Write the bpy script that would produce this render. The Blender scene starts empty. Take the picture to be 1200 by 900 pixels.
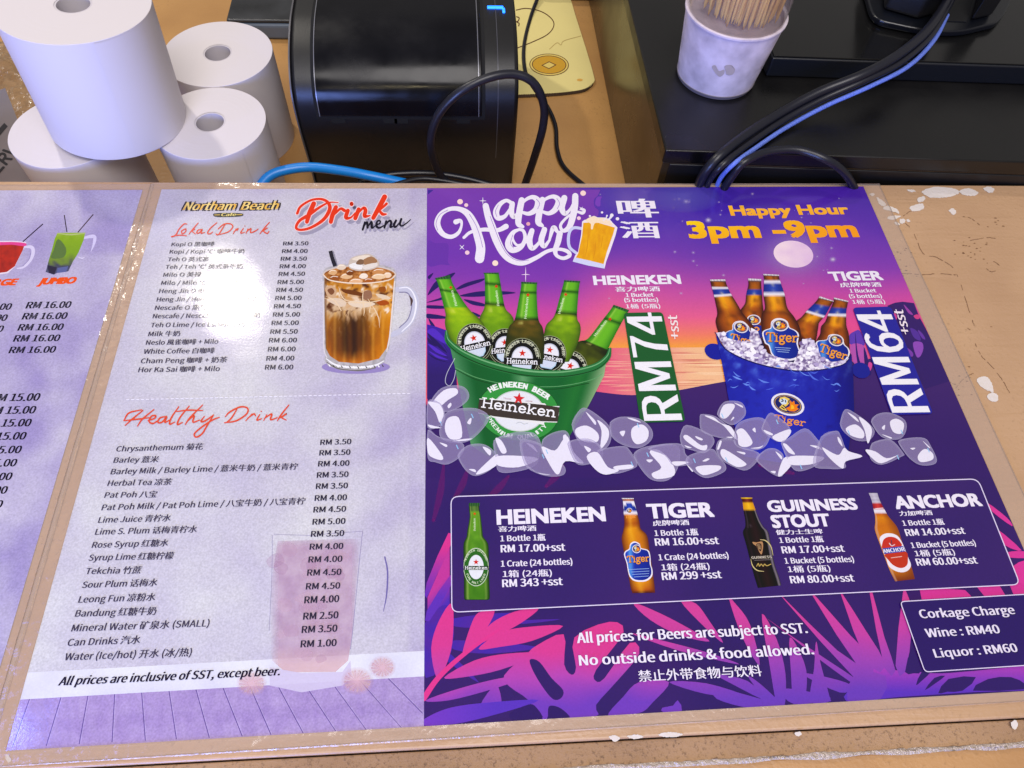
import bpy, math, random
from mathutils import Vector, Matrix, noise
from mathutils.geometry import tessellate_polygon

random.seed(7)
D = bpy.data
SC = bpy.context.scene
COL = SC.collection

# ------------------------------------------------------------------ camera
F = 830.0
CAM = Vector((0.1943024, -0.3654414, 0.3449833))
ROT = Matrix(((0.9971029677, 0.0240088432, -0.0721751152),
              (-0.0579475826, 0.8544298110, -0.5163252616),
              (0.0492721978, 0.5190118241, 0.8533457547)))
cd = D.cameras.new('camera')
cam = D.objects.new('camera', cd)
COL.objects.link(cam)
cam.matrix_world = Matrix.Translation(CAM) @ ROT.to_4x4()
cd.sensor_width = 36.0
cd.lens = F / 1200 * 36.0
cd.clip_start = 0.01
cd.clip_end = 50
SC.camera = cam

# ------------------------------------------------------------------ world, lamps, exposure
w = D.worlds.new('World')
SC.world = w
w.use_nodes = True
bg = w.node_tree.nodes['Background']
bg.inputs[0].default_value = (1.0, 0.95, 0.92, 1)
bg.inputs[1].default_value = 0.30
SC.view_settings.view_transform = 'Standard'
SC.view_settings.look = 'None'
SC.view_settings.exposure = 0.0
SC.view_settings.gamma = 1.0
SC.cycles.transparent_max_bounces = 32
SC.cycles.max_bounces = 6


def lamp(name, loc, target, size, power, color, shape='DISK'):
    l = D.lights.new(name, 'AREA')
    l.shape = shape
    l.size = size
    l.energy = power
    l.color = color
    o = D.objects.new(name, l)
    COL.objects.link(o)
    o.location = loc
    o.rotation_euler = (Vector(target) - Vector(loc)).to_track_quat('-Z', 'Y').to_euler()
    return o


lamp('ceiling_bulb', (-0.302, 0.619, 0.897), (0.056, -0.092, 0), 0.055, 4.2, (1.0, 0.93, 0.82))
lamp('added_key_light', (0.35, -0.97, 1.95), (0.25, -0.1, 0), 1.3, 38, (1.0, 0.95, 0.93))  # unseen key light added above and behind the camera for overall brightness
lamp('blue_spot', (-0.40, -0.242, 0.692), (-0.03, 0.05, 0.03), 0.035, 0.35, (0.15, 0.22, 1.0))
lamp('blue_led_sign', (-0.22, -1.0, 0.13), (-0.02, 0.03, 0.05), 0.45, 13.0, (0.22, 0.34, 1.0))
lamp('warm_spot', (-0.01, -0.957, 0.599), (0.13, 0.08, 0.02), 0.03, 0.25, (1.0, 0.85, 0.5))
lamp('warm_spot', (0.095, -0.906, 0.693), (0.16, 0.08, 0.02), 0.04, 0.4, (1.0, 0.85, 0.5))


# ------------------------------------------------------------------ pixel <-> counter plane
def ray(u, v):
    return ROT @ Vector(((u - 600) / F, -(v - 450) / F, -1))


def P(u, v, z=0.0):
    d = ray(u, v)
    return CAM + d * ((z - CAM.z) / d.z)


def pr(p):
    q = ROT.transposed() @ (Vector(p) - CAM)
    return 600 + F * q.x / -q.z, 450 - F * q.y / -q.z


def Z(ox, oy, s):
    def f(*a):
        if len(a) == 2 and not hasattr(a[0], '__len__'):
            return (ox + a[0] / s, oy + a[1] / s)
        pts = a[0]
        if not hasattr(pts[0], '__len__'):
            pts = [(pts[i], pts[i + 1]) for i in range(0, len(pts), 2)]
        return [(ox + x / s, oy + y / s) for x, y in pts]
    f.s = s
    return f


PX = Z(0, 0, 1)
KALB = 0.90


def lin(c, a=None):
    def g(x):
        x = max(0.0, min(255.0, x)) / 255
        return x / 12.92 if x <= 0.04045 else ((x + 0.055) / 1.055) ** 2.4
    al = c[3] if len(c) > 3 else 1.0
    return (g(c[0]) * KALB, g(c[1]) * KALB, g(c[2]) * KALB, al)


def mix(a, b, t):
    t = max(0.0, min(1.0, t))
    return tuple(x + (y - x) * t for x, y in zip(a, b))


def ramp(t, stops):
    if t <= stops[0][0]:
        return stops[0][1]
    for (t0, c0), (t1, c1) in zip(stops, stops[1:]):
        if t <= t1:
            return mix(c0, c1, (t - t0) / (t1 - t0))
    return stops[-1][1]


def nz(x, y, s=1.0, k=0.0):
    return noise.noise(Vector((x * s, y * s, k)))


def fbm(x, y, s, k=0.0, o=3):
    v, a = 0.0, 0.6
    for i in range(o):
        v += a * nz(x, y, s, k + i * 7.3)
        s *= 2.1
        a *= 0.5
    return v


# ------------------------------------------------------------------ materials
def new_mat(name):
    m = D.materials.new(name)
    m.use_nodes = True
    nt = m.node_tree
    return m, nt, nt.nodes['Principled BSDF']


def node(nt, t, **kw):
    n = nt.nodes.new(t)
    for k, v in kw.items():
        setattr(n, k, v)
    return n


def film_normal(nt, strength=0.12):
    geo = node(nt, 'ShaderNodeNewGeometry')
    n1 = node(nt, 'ShaderNodeTexNoise')
    n1.inputs['Scale'].default_value = 26
    n1.inputs['Detail'].default_value = 1.5
    n2 = node(nt, 'ShaderNodeTexNoise')
    n2.inputs['Scale'].default_value = 900
    nt.links.new(geo.outputs['Position'], n1.inputs['Vector'])
    nt.links.new(geo.outputs['Position'], n2.inputs['Vector'])
    b1 = node(nt, 'ShaderNodeBump')
    b1.inputs['Strength'].default_value = strength
    b1.inputs['Distance'].default_value = 0.004
    b2 = node(nt, 'ShaderNodeBump')
    b2.inputs['Strength'].default_value = 0.10
    b2.inputs['Distance'].default_value = 0.0002
    nt.links.new(n1.outputs['Fac'], b1.inputs['Height'])
    nt.links.new(n2.outputs['Fac'], b2.inputs['Height'])
    nt.links.new(b1.outputs[0], b2.inputs['Normal'])
    return b2.outputs[0], geo.outputs['Position']


def ink(name, speck=0.05, alpha=False):
    m, nt, b = new_mat(name)
    at = node(nt, 'ShaderNodeAttribute', attribute_name='Col')
    nrm, pos = film_normal(nt)
    ns = node(nt, 'ShaderNodeTexNoise')
    ns.inputs['Scale'].default_value = 1100
    ns.inputs['Detail'].default_value = 3
    nt.links.new(pos, ns.inputs['Vector'])
    mr = node(nt, 'ShaderNodeMapRange')
    mr.inputs[1].default_value = 0.25
    mr.inputs[2].default_value = 0.75
    mr.inputs[3].default_value = 1 - speck
    mr.inputs[4].default_value = 1 + speck
    nt.links.new(ns.outputs['Fac'], mr.inputs[0])
    mx = node(nt, 'ShaderNodeVectorMath', operation='SCALE')
    nt.links.new(at.outputs['Color'], mx.inputs[0])
    nt.links.new(mr.outputs[0], mx.inputs['Scale'])
    nt.links.new(mx.outputs[0], b.inputs['Base Color'])
    b.inputs['Roughness'].default_value = 0.12
    b.inputs['IOR'].default_value = 1.5
    nt.links.new(nrm, b.inputs['Normal'])
    if alpha:
        nt.links.new(at.outputs['Alpha'], b.inputs['Alpha'])
    return m


INK = ink('printed_ink')
INK_STONE = ink('stone_pattern_print', 0.16)
INK_A = ink('translucent_ink', 0.03, True)


def simple(name, col, rough=0.5, metal=0.0, spec=0.5, bump=None, emit=None, vary=None):
    m, nt, b = new_mat(name)
    c = lin(col)
    b.inputs['Base Color'].default_value = (c[0], c[1], c[2], 1)
    b.inputs['Roughness'].default_value = rough
    b.inputs['Metallic'].default_value = metal
    b.inputs['Specular IOR Level'].default_value = spec
    tc = node(nt, 'ShaderNodeTexCoord')
    if vary:
        sc_, amt = vary
        n = node(nt, 'ShaderNodeTexNoise')
        n.inputs['Scale'].default_value = sc_
        n.inputs['Detail'].default_value = 5
        nt.links.new(tc.outputs['Object'], n.inputs['Vector'])
        mr = node(nt, 'ShaderNodeMapRange')
        mr.inputs[1].default_value = 0.3
        mr.inputs[2].default_value = 0.7
        mr.inputs[3].default_value = 1 - amt
        mr.inputs[4].default_value = 1 + amt
        nt.links.new(n.outputs['Fac'], mr.inputs[0])
        mx = node(nt, 'ShaderNodeVectorMath', operation='SCALE')
        mx.inputs[0].default_value = c[:3]
        nt.links.new(mr.outputs[0], mx.inputs['Scale'])
        nt.links.new(mx.outputs[0], b.inputs['Base Color'])
        r2 = node(nt, 'ShaderNodeMapRange')
        r2.inputs[1].default_value = 0.3
        r2.inputs[2].default_value = 0.7
        r2.inputs[3].default_value = max(0.03, rough - 0.12)
        r2.inputs[4].default_value = min(1, rough + 0.12)
        nt.links.new(n.outputs['Fac'], r2.inputs[0])
        nt.links.new(r2.outputs[0], b.inputs['Roughness'])
    if bump:
        sc_, st, dist = bump
        n = node(nt, 'ShaderNodeTexNoise')
        n.inputs['Scale'].default_value = sc_
        n.inputs['Detail'].default_value = 4
        nt.links.new(tc.outputs['Object'], n.inputs['Vector'])
        bp = node(nt, 'ShaderNodeBump')
        bp.inputs['Strength'].default_value = st
        bp.inputs['Distance'].default_value = dist
        nt.links.new(n.outputs['Fac'], bp.inputs['Height'])
        nt.links.new(bp.outputs[0], b.inputs['Normal'])
    if emit:
        e = lin(emit[0])
        b.inputs['Emission Color'].default_value = (e[0], e[1], e[2], 1)
        b.inputs['Emission Strength'].default_value = emit[1]
    return m


def painted_board(name, base, dark, speck_amt, rough=0.5, streak=0.3):
    """brushed beige paint: streaks along the bar, blotches, grime specks"""
    m, nt, b = new_mat(name)
    geo = node(nt, 'ShaderNodeNewGeometry')
    mp = node(nt, 'ShaderNodeMapping')
    mp.inputs['Scale'].default_value = (9, 75, 75)
    mp.inputs['Rotation'].default_value = (0, 0, 0.03)
    nt.links.new(geo.outputs['Position'], mp.inputs['Vector'])
    st = node(nt, 'ShaderNodeTexNoise')
    st.inputs['Scale'].default_value = 1.6
    st.inputs['Detail'].default_value = 2.5
    st.inputs['Distortion'].default_value = 0.8
    nt.links.new(mp.outputs[0], st.inputs['Vector'])
    bl = node(nt, 'ShaderNodeTexNoise')
    bl.inputs['Scale'].default_value = 14
    bl.inputs['Detail'].default_value = 4
    nt.links.new(geo.outputs['Position'], bl.inputs['Vector'])
    r1 = node(nt, 'ShaderNodeValToRGB')
    r1.color_ramp.elements[0].position = 0.3
    r1.color_ramp.elements[0].color = lin(mix(base, dark, 0.35))[:3] + (1,)
    r1.color_ramp.elements[1].position = 0.68
    r1.color_ramp.elements[1].color = lin(base)[:3] + (1,)
    nt.links.new(bl.outputs['Fac'], r1.inputs[0])
    # grime specks
    sp = node(nt, 'ShaderNodeTexNoise')
    sp.inputs['Scale'].default_value = 420 if speck_amt < .7 else 560
    sp.inputs['Detail'].default_value = 3 if speck_amt < .7 else 9
    sp.inputs['Roughness'].default_value = 0.5 if speck_amt < .7 else 0.78
    nt.links.new(geo.outputs['Position'], sp.inputs['Vector'])
    r2 = node(nt, 'ShaderNodeMapRange')
    r2.inputs[1].default_value = 0.60 - 0.08 * speck_amt
    r2.inputs[2].default_value = 0.70 - 0.06 * speck_amt
    r2.inputs[4].default_value = 0.25 + 0.5 * speck_amt
    nt.links.new(sp.outputs['Fac'], r2.inputs[0])
    mm = node(nt, 'ShaderNodeMath', operation='MULTIPLY')
    nt.links.new(r2.outputs[0], mm.inputs[0])
    r3 = node(nt, 'ShaderNodeMapRange')
    r3.inputs[1].default_value = 0.42
    r3.inputs[2].default_value = 0.62
    nt.links.new(bl.outputs['Fac'], r3.inputs[0])
    if speck_amt > 0.7:
        mm.inputs[1].default_value = 1.0
    else:
        nt.links.new(r3.outputs[0], mm.inputs[1])
    mxc = node(nt, 'ShaderNodeMixRGB')
    mxc.inputs[2].default_value = lin(mix(dark, (40, 28, 20), 0.4))[:3] + (1,)
    nt.links.new(mm.outputs[0], mxc.inputs[0])
    nt.links.new(r1.outputs[0], mxc.inputs[1])
    nt.links.new(mxc.outputs[0], b.inputs['Base Color'])
    b.inputs['Roughness'].default_value = rough
    bp = node(nt, 'ShaderNodeBump')
    bp.inputs['Strength'].default_value = streak
    bp.inputs['Distance'].default_value = 0.0016
    nt.links.new(st.outputs['Fac'], bp.inputs['Height'])
    bp2 = node(nt, 'ShaderNodeBump')
    bp2.inputs['Strength'].default_value = 0.3 + 0.6 * speck_amt
    bp2.inputs['Distance'].default_value = 0.0006
    nt.links.new(sp.outputs['Fac'], bp2.inputs['Height'])
    nt.links.new(bp.outputs[0], bp2.inputs['Normal'])
    nt.links.new(bp2.outputs[0], b.inputs['Normal'])
    return m


def film_mat(name, tint=(244, 226, 214), body=0.20, bump=0.5):
    m = D.materials.new(name)
    m.use_nodes = True
    nt = m.node_tree
    nt.nodes.clear()
    out = node(nt, 'ShaderNodeOutputMaterial')
    tr = node(nt, 'ShaderNodeBsdfTransparent')
    gl = node(nt, 'ShaderNodeBsdfGlossy')
    gl.inputs['Roughness'].default_value = 0.16
    df = node(nt, 'ShaderNodeBsdfDiffuse')
    c = lin(tint)
    df.inputs[0].default_value = c[:3] + (1,)
    geo = node(nt, 'ShaderNodeNewGeometry')
    n1 = node(nt, 'ShaderNodeTexNoise')
    n1.inputs['Scale'].default_value = 110
    n1.inputs['Detail'].default_value = 3
    nt.links.new(geo.outputs['Position'], n1.inputs['Vector'])
    bp = node(nt, 'ShaderNodeBump')
    bp.inputs['Strength'].default_value = bump
    bp.inputs['Distance'].default_value = 0.002
    nt.links.new(n1.outputs['Fac'], bp.inputs['Height'])
    nt.links.new(bp.outputs[0], gl.inputs['Normal'])
    fr = node(nt, 'ShaderNodeFresnel')
    fr.inputs['IOR'].default_value = 1.5
    nt.links.new(bp.outputs[0], fr.inputs['Normal'])
    m1 = node(nt, 'ShaderNodeMixShader')
    m1.inputs[0].default_value = body
    nt.links.new(tr.outputs[0], m1.inputs[1])
    nt.links.new(df.outputs[0], m1.inputs[2])
    m2 = node(nt, 'ShaderNodeMixShader')
    fm_ = node(nt, 'ShaderNodeMath', operation='MULTIPLY')
    fm_.inputs[1].default_value = 0.75
    nt.links.new(fr.outputs[0], fm_.inputs[0])
    nt.links.new(fm_.outputs[0], m2.inputs[0])
    nt.links.new(m1.outputs[0], m2.inputs[1])
    nt.links.new(gl.outputs[0], m2.inputs[2])
    nt.links.new(m2.outputs[0], out.inputs[0])
    return m


FILM = film_mat('clear_laminate')
BAR = painted_board('brushed_beige_paint', (200, 162, 125), (158, 120, 90), 0.15, 0.42)
BAR_EDGE = painted_board('gritty_beige_edge', (186, 148, 112), (112, 82, 58), 0.95, 0.8)
BACK = painted_board('worn_ochre_laminate', (200, 152, 92), (150, 105, 60), 0.12, 0.32, 0.05)
PAPER = simple('thermal_paper', (218, 211, 216), 0.6, bump=(300, 0.05, 0.0003))
CORE = simple('paper_core', (206, 200, 208), 0.8)
BLACK = simple('black_plastic', (13, 13, 16), 0.42, bump=(1500, 0.25, 0.0003))
GLOSSBLACK = simple('glossy_black_cover', (11, 11, 16), 0.22, spec=.22, vary=(30, 0.25))
DARK = simple('dark_gap', (4, 4, 5), 0.9)
STEEL = simple('black_painted_steel', (11, 10, 11), 0.36, vary=(18, 0.25), bump=(900, 0.15, 0.0003))
STEEL_SIDE = simple('brushed_dark_steel', (74, 62, 46), 0.28, 0.6, vary=(9, 0.3))
RUBBER = simple('cable_rubber', (20, 21, 32), 0.38)
BLUE_CABLE = simple('blue_cable_sheath', (12, 132, 226), 0.35)


# ------------------------------------------------------------------ object helpers
def empty(name, loc, label, cat, group=None):
    o = D.objects.new(name, None)
    COL.objects.link(o)
    o.location = loc
    o.empty_display_size = 0.02
    return tag(o, label, cat, group)


def tag(o, label, cat, group=None):
    o['label'] = label
    o['category'] = cat
    if group:
        o['group'] = group
    return o


def obj(name, me, parent=None):
    o = D.objects.new(name, me)
    COL.objects.link(o)
    if parent is not None:
        o.parent = parent
        q, loc = parent, Vector((0, 0, 0))
        while q is not None:
            loc += q.location
            q = q.parent
        o.location = -loc          # all meshes are written in world coordinates
    return o


def mesh(name, verts, faces, mat, parent=None, smooth=False, bevel=0.0, mats=None, fm=None):
    me = D.meshes.new(name)
    me.from_pydata([tuple(v) for v in verts], [], faces)
    for m in (mats or [mat]):
        me.materials.append(m)
    if fm:
        me.polygons.foreach_set('material_index', fm)
    me.update()
    if smooth:
        me.polygons.foreach_set('use_smooth', [True] * len(me.polygons))
        if smooth != 'all':
            try:
                me.set_sharp_from_angle(angle=math.radians(35))
            except Exception:
                pass
    o = obj(name, me, parent)
    if bevel:
        bv = o.modifiers.new('Bevel', 'BEVEL')
        bv.width = bevel
        bv.segments = 3
        bv.limit_method = 'ANGLE'
        bv.angle_limit = math.radians(40)
    return o


def crom(pts, n=6, closed=False):
    k = len(pts)
    if k < 3:
        n_ = n
        return [tuple(a + (b - a) * i / n_ for a, b in zip(pts[0], pts[1])) for i in range(n_ + 1)]
    out = []
    rng = range(k) if closed else range(k - 1)
    for i in rng:
        if closed:
            p0, p1, p2, p3 = pts[(i - 1) % k], pts[i], pts[(i + 1) % k], pts[(i + 2) % k]
        else:
            p1, p2 = pts[i], pts[i + 1]
            p0 = pts[i - 1] if i else tuple(2 * a - b for a, b in zip(p1, p2))
            p3 = pts[i + 2] if i + 2 < k else tuple(2 * b - a for a, b in zip(p1, p2))
        for j in range(n):
            t = j / n
            out.append(tuple(0.5 * (2 * b + (c - a) * t + (2 * a - 5 * b + 4 * c - d) * t * t + (3 * b - a - 3 * c + d) * t ** 3)
                             for a, b, c, d in zip(p0, p1, p2, p3)))
    if not closed:
        out.append(tuple(pts[-1]))
    return out


def tube_geo(pts, r, sides=12, n=8):
    pts = [Vector(p) for p in crom([tuple(p) for p in pts], n)]
    vs, fs = [], []
    up = Vector((0.13, 0.2, 1)).normalized()
    for i, p in enumerate(pts):
        t = (pts[min(i + 1, len(pts) - 1)] - pts[max(i - 1, 0)]).normalized()
        a = (up - t * up.dot(t)).normalized()
        up = a
        b = t.cross(a)
        for k in range(sides):
            th = 2 * math.pi * k / sides
            vs.append(p + (a * math.cos(th) + b * math.sin(th)) * r)
    for i in range(len(pts) - 1):
        for k in range(sides):
            k2 = (k + 1) % sides
            fs.append((i * sides + k, i * sides + k2, (i + 1) * sides + k2, (i + 1) * sides + k))
    fs.append(tuple(range(sides))[::-1])
    fs.append(tuple((len(pts) - 1) * sides + k for k in range(sides)))
    return vs, fs


def tube(name, pts, r, mat, parent=None, sides=12, n=8):
    vs, fs = tube_geo(pts, r, sides, n)
    return mesh(name, vs, fs, mat, parent, smooth=True)


def lathe(name, prof, c, mat, parent=None, seg=96, axis=None, close=False):
    """prof: (r, z) list, revolve about the vertical through c (or a tilted axis)"""
    vs, fs = [], []
    ax = Vector(axis or (0, 0, 1)).normalized()
    q = Vector((0, 0, 1)).rotation_difference(ax)
    n = len(prof)
    for k in range(seg):
        th = 2 * math.pi * k / seg
        for r, z in prof:
            vs.append(Vector(c) + q @ Vector((r * math.cos(th), r * math.sin(th), z)))
    for k in range(seg):
        k2 = (k + 1) % seg
        for i in range(n if close else n - 1):
            i2 = (i + 1) % n
            fs.append((k * n + i, k2 * n + i, k2 * n + i2, k * n + i2))
    return mesh(name, vs, fs, mat, parent, smooth=True)


def box_geo(x0, x1, y0, y1, z0, z1):
    v = [(x0, y0, z0), (x1, y0, z0), (x1, y1, z0), (x0, y1, z0), (x0, y0, z1), (x1, y0, z1), (x1, y1, z1), (x0, y1, z1)]
    f = [(0, 3, 2, 1), (4, 5, 6, 7), (0, 1, 5, 4), (1, 2, 6, 5), (2, 3, 7, 6), (3, 0, 4, 7)]
    return v, f


def prism_geo(poly, z0, z1):
    n = len(poly)
    v = [(x, y, z0) for x, y in poly] + [(x, y, z1) for x, y in poly]
    f = [tuple(range(n))[::-1], tuple(range(n, 2 * n))] + [(i, (i + 1) % n, n + (i + 1) % n, n + i) for i in range(n)]
    return v, f


# ------------------------------------------------------------------ print layer painter
DZ = 5e-7


class Pr:
    """collects flat printed shapes (in photo pixels on the sheet) into one mesh with a colour attribute"""
    zc = 0.0
    box = None

    def __init__(self, flat=False):
        self.v, self.f, self.c = [], [], []
        self.flat = flat          # nothing in this print overlaps: one layer for all of it
        if flat:
            Pr.zc += DZ
            self.z0 = Pr.zc

    def z(self):
        if self.flat:
            return self.z0
        Pr.zc += DZ
        return Pr.zc

    def add(self, pts, faces, cols, z):
        b = len(self.v)
        cols = [tuple(max(.0015, q - .011) for q in c[:3]) + (c[3],) for c in cols]
        if isinstance(z, float):
            z = [z] * len(pts)
        for (x, y), zz in zip(pts, z):
            q = P(x, y, zz)
            if Pr.box:
                q.x = min(max(q.x, Pr.box[0]), Pr.box[1])
                q.y = min(max(q.y, Pr.box[2]), Pr.box[3])
            self.v.append(q)
        self.f += [tuple(b + i for i in f) for f in faces]
        self.c += cols

    def poly(self, pts, col, smooth=0, holes=None):
        if smooth:
            pts = crom(pts, smooth, True)
        z = self.z()
        loops = [pts] + (holes or [])
        flat = [p for l in loops for p in l]
        tris = tessellate_polygon([[Vector((x, y, 0)) for x, y in l] for l in loops])
        self.add(flat, tris, [lin(col)] * len(flat), z)

    def fill(self, pts, fn, cell, smooth=0, holes=None):
        """polygon coloured by fn(x, y), cut into cells"""
        if smooth:
            pts = crom(pts, smooth, True)
        z = self.z()
        loops = [pts] + (holes or [])
        flat = [p for l in loops for p in l]
        tris = tessellate_polygon([[Vector((x, y, 0)) for x, y in l] for l in loops])
        pv, pf, key = [], [], {}

        def clip(poly, ax, val, keep_less):
            out = []
            for i in range(len(poly)):
                a, b2 = poly[i], poly[(i + 1) % len(poly)]
                ia = (a[ax] <= val) if keep_less else (a[ax] >= val)
                ib = (b2[ax] <= val) if keep_less else (b2[ax] >= val)
                if ia:
                    out.append(a)
                if ia != ib:
                    t = (val - a[ax]) / (b2[ax] - a[ax])
                    out.append((a[0] + (b2[0] - a[0]) * t, a[1] + (b2[1] - a[1]) * t))
            return out

        def strips(poly, ax):
            lo = min(p[ax] for p in poly)
            hi = max(p[ax] for p in poly)
            i0, i1 = math.floor(lo / cell), math.ceil(hi / cell)
            for i in range(i0, max(i1, i0 + 1)):
                q = clip(poly, ax, i * cell, False) if i > i0 else poly
                if len(q) > 2:
                    q = clip(q, ax, (i + 1) * cell, True)
                if len(q) > 2:
                    yield q
        for t in tris:
            tri = [flat[i] for i in t]
            for s in strips(tri, 0):
                for q in strips(s, 1):
                    ids = []
                    for p in q:
                        k = (round(p[0], 3), round(p[1], 3))
                        if k not in key:
                            key[k] = len(pv)
                            pv.append(p)
                        if not ids or ids[-1] != key[k]:
                            ids.append(key[k])
                    if ids and ids[0] == ids[-1]:
                        ids.pop()
                    if len(set(ids)) == len(ids) and len(ids) > 2:
                        pf.append(tuple(ids))
        self.add(pv, pf, [lin(fn(x, y)) for x, y in pv], z)

    def stroke(self, pts, ws, col, n=6, cap=True, straight=False):
        """brush stroke: width list (px) follows the points"""
        if not hasattr(ws, '__len__'):
            ws = [ws] * len(pts)
        if len(ws) != len(pts):
            ws = [ws[min(len(ws) - 1, int(i * len(ws) / len(pts)))] for i in range(len(pts))]
        q = [(x, y, wd) for (x, y), wd in zip(pts, ws)]
        q = q if straight else crom(q, n)
        L, R = [], []
        for i, (x, y, wd) in enumerate(q):
            a, b = q[max(i - 1, 0)], q[min(i + 1, len(q) - 1)]
            dx, dy = b[0] - a[0], b[1] - a[1]
            l = math.hypot(dx, dy) or 1
            L.append((x - dy / l * wd / 2, y + dx / l * wd / 2))
            R.append((x + dy / l * wd / 2, y - dx / l * wd / 2))
        z0 = self.z()
        m = len(q)
        pts2 = L + R
        zz = [z0 + DZ * 0.5 * i / m for i in range(m)] * 2
        self.add(pts2, [(i, i + 1, m + i + 1, m + i) for i in range(m - 1)], [lin(col)] * (2 * m), zz)
        if cap:
            ends = [e for e in (0, -1) if q[e][2] > 0.5]
            if ends and not self.flat:
                Pr.zc += DZ
            for e in ends:
                x, y, wd = q[e]
                ring = [(x + wd / 2 * math.cos(t * .5236), y + wd / 2 * math.sin(t * .5236)) for t in range(12)]
                self.add(ring, [tuple(range(12))], [lin(col)] * 12, Pr.zc if not self.flat else self.z0 + DZ)

    def ell(self, cx, cy, rx, ry, rot, col, n=28, fn=None, cell=2.0):
        c, s = math.cos(math.radians(rot)), math.sin(math.radians(rot))
        pts = [(cx + rx * math.cos(t) * c - ry * math.sin(t) * s, cy + rx * math.cos(t) * s + ry * math.sin(t) * c)
               for t in [2 * math.pi * i / n for i in range(n)]]
        if fn:
            self.fill(pts, fn, cell)
        else:
            self.poly(pts, col)

    def glow(self, cx, cy, rx, ry, col, a0, rings=10, power=2.0):
        """soft round print: opacity falls to zero at the rim"""
        z = self.z()
        pts, cols, faces = [(cx, cy)], [lin(col + (a0,))], []
        n = 32
        for k in range(1, rings + 1):
            for i in range(n):
                t = 2 * math.pi * i / n
                pts.append((cx + rx * k / rings * math.cos(t), cy + ry * k / rings * math.sin(t)))
                cols.append(lin(col + (a0 * (1 - k / rings) ** power,)))
        for i in range(n):
            faces.append((0, 1 + i, 1 + (i + 1) % n))
        for k in range(rings - 1):
            for i in range(n):
                a, b = 1 + k * n + i, 1 + k * n + (i + 1) % n
                faces.append((a, a + n, b + n, b))
        self.add(pts, faces, cols, z)

    def star(self, cx, cy, r, col, rot=0, k=0.42, n=5):
        pts = []
        for i in range(2 * n):
            t = math.radians(rot) - math.pi / 2 + math.pi * i / n
            q = r if i % 2 == 0 else r * k
            pts.append((cx + q * math.cos(t), cy + q * math.sin(t)))
        self.poly(pts, col)

    def quadgrid(self, Lp, Rp, fn, n=4, ns=10):
        """shape lofted between a left and a right outline; colour fn(s, t)"""
        L, R = crom(Lp, n), crom(Rp, n)
        m = min(len(L), len(R))
        z = self.z()
        pts, cols = [], []
        for i in range(m):
            for j in range(ns + 1):
                s = j / ns
                pts.append((L[i][0] + (R[i][0] - L[i][0]) * s, L[i][1] + (R[i][1] - L[i][1]) * s))
                cols.append(lin(fn(s, i / (m - 1))))
        faces = [(i * (ns + 1) + j, i * (ns + 1) + j + 1, (i + 1) * (ns + 1) + j + 1, (i + 1) * (ns + 1) + j)
                 for i in range(m - 1) for j in range(ns)]
        self.add(pts, faces, cols, z)

    def text(self, s, a, b, h, col, it=0.0, bold=0.0, bbox=False, fn=None, sans=False):
        gv, gf, x0, x1, y0, y1, cap = glyphs(s, sans or bold < .07)
        z = self.z()
        A, B = P(a[0], a[1], z), P(b[0], b[1], z)
        d = B - A
        up = Vector((-d.y, d.x, 0)).normalized()
        mid = (A + B) / 2
        p0, p1 = pr(mid), pr(mid + up * 1e-3)
        Hc = h / (math.hypot(p1[0] - p0[0], p1[1] - p0[1]) / 1e-3)
        sy = Hc / ((y1 - y0) if bbox else cap)
        yo = y0 if bbox else 0.0
        offs = [(0, 0)]
        if bold:
            k = bold * Hc
            offs = [(-k, 0), (k, 0)] if bold < .062 else [(-k, -k * .6), (k, -k * .6), (-k, k * .6), (k, k * .6), (0, 0)]
            if not self.flat:
                Pr.zc += DZ * len(offs)
        du = d.normalized()
        for n_, (ox, oy) in enumerate(offs):
            base = len(self.v)
            zz = Vector((0, 0, n_ * DZ))
            for x, y in gv:
                yy = (y - yo) * sy
                pt = A + d * ((x - x0) / (x1 - x0)) + up * (yy + oy) + du * (ox + it * yy) + zz
                self.v.append(pt)
                c = fn((x - x0) / (x1 - x0), y / cap) if fn else col
                self.c.append(tuple(max(.0015, q - .011) for q in lin(c)[:3]) + (1.0,))
            self.f += [tuple(base + i for i in f) for f in gf]

    def arc_text(self, s, pts, h, col, bold=0.0, wf=0.75, flip=False):
        """letters one by one along a curve of pixel points"""
        q = crom(pts, 12)
        ln = [0.0]
        for p0, p1 in zip(q, q[1:]):
            ln.append(ln[-1] + math.hypot(p1[0] - p0[0], p1[1] - p0[1]))

        def at(t):
            t *= ln[-1]
            for i in range(len(q) - 1):
                if ln[i + 1] >= t:
                    f = (t - ln[i]) / ((ln[i + 1] - ln[i]) or 1)
                    return (q[i][0] + (q[i + 1][0] - q[i][0]) * f, q[i][1] + (q[i + 1][1] - q[i][1]) * f)
            return q[-1][:2]
        n = len(s)
        for i, ch in enumerate(s):
            if ch == ' ':
                continue
            f = wf * (0.45 if ch in 'Ii' else 1)
            c = (i + .5) / n
            self.text(ch, at(max(0, c - f * .5 / n)), at(min(1, c + f * .5 / n)), h, col, bold=bold)

    def build(self, name, parent, mat):
        if self.flat:
            Pr.zc += DZ * 5
        me = D.meshes.new(name)
        me.from_pydata([tuple(v) for v in self.v], [], self.f)
        at = me.color_attributes.new('Col', 'FLOAT_COLOR', 'POINT')
        at.data.foreach_set('color', [x for c in self.c for x in c])
        me.materials.append(mat)
        me.update()
        return obj(name, me, parent)


_gl = {}
try:        # the sans serif that ships inside Blender; the built-in one stands in for it
    SANS = D.fonts.load(bpy.utils.system_resource('DATAFILES', path='fonts') + '/Noto Sans CJK Regular.woff2')
except Exception:
    SANS = None


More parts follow.
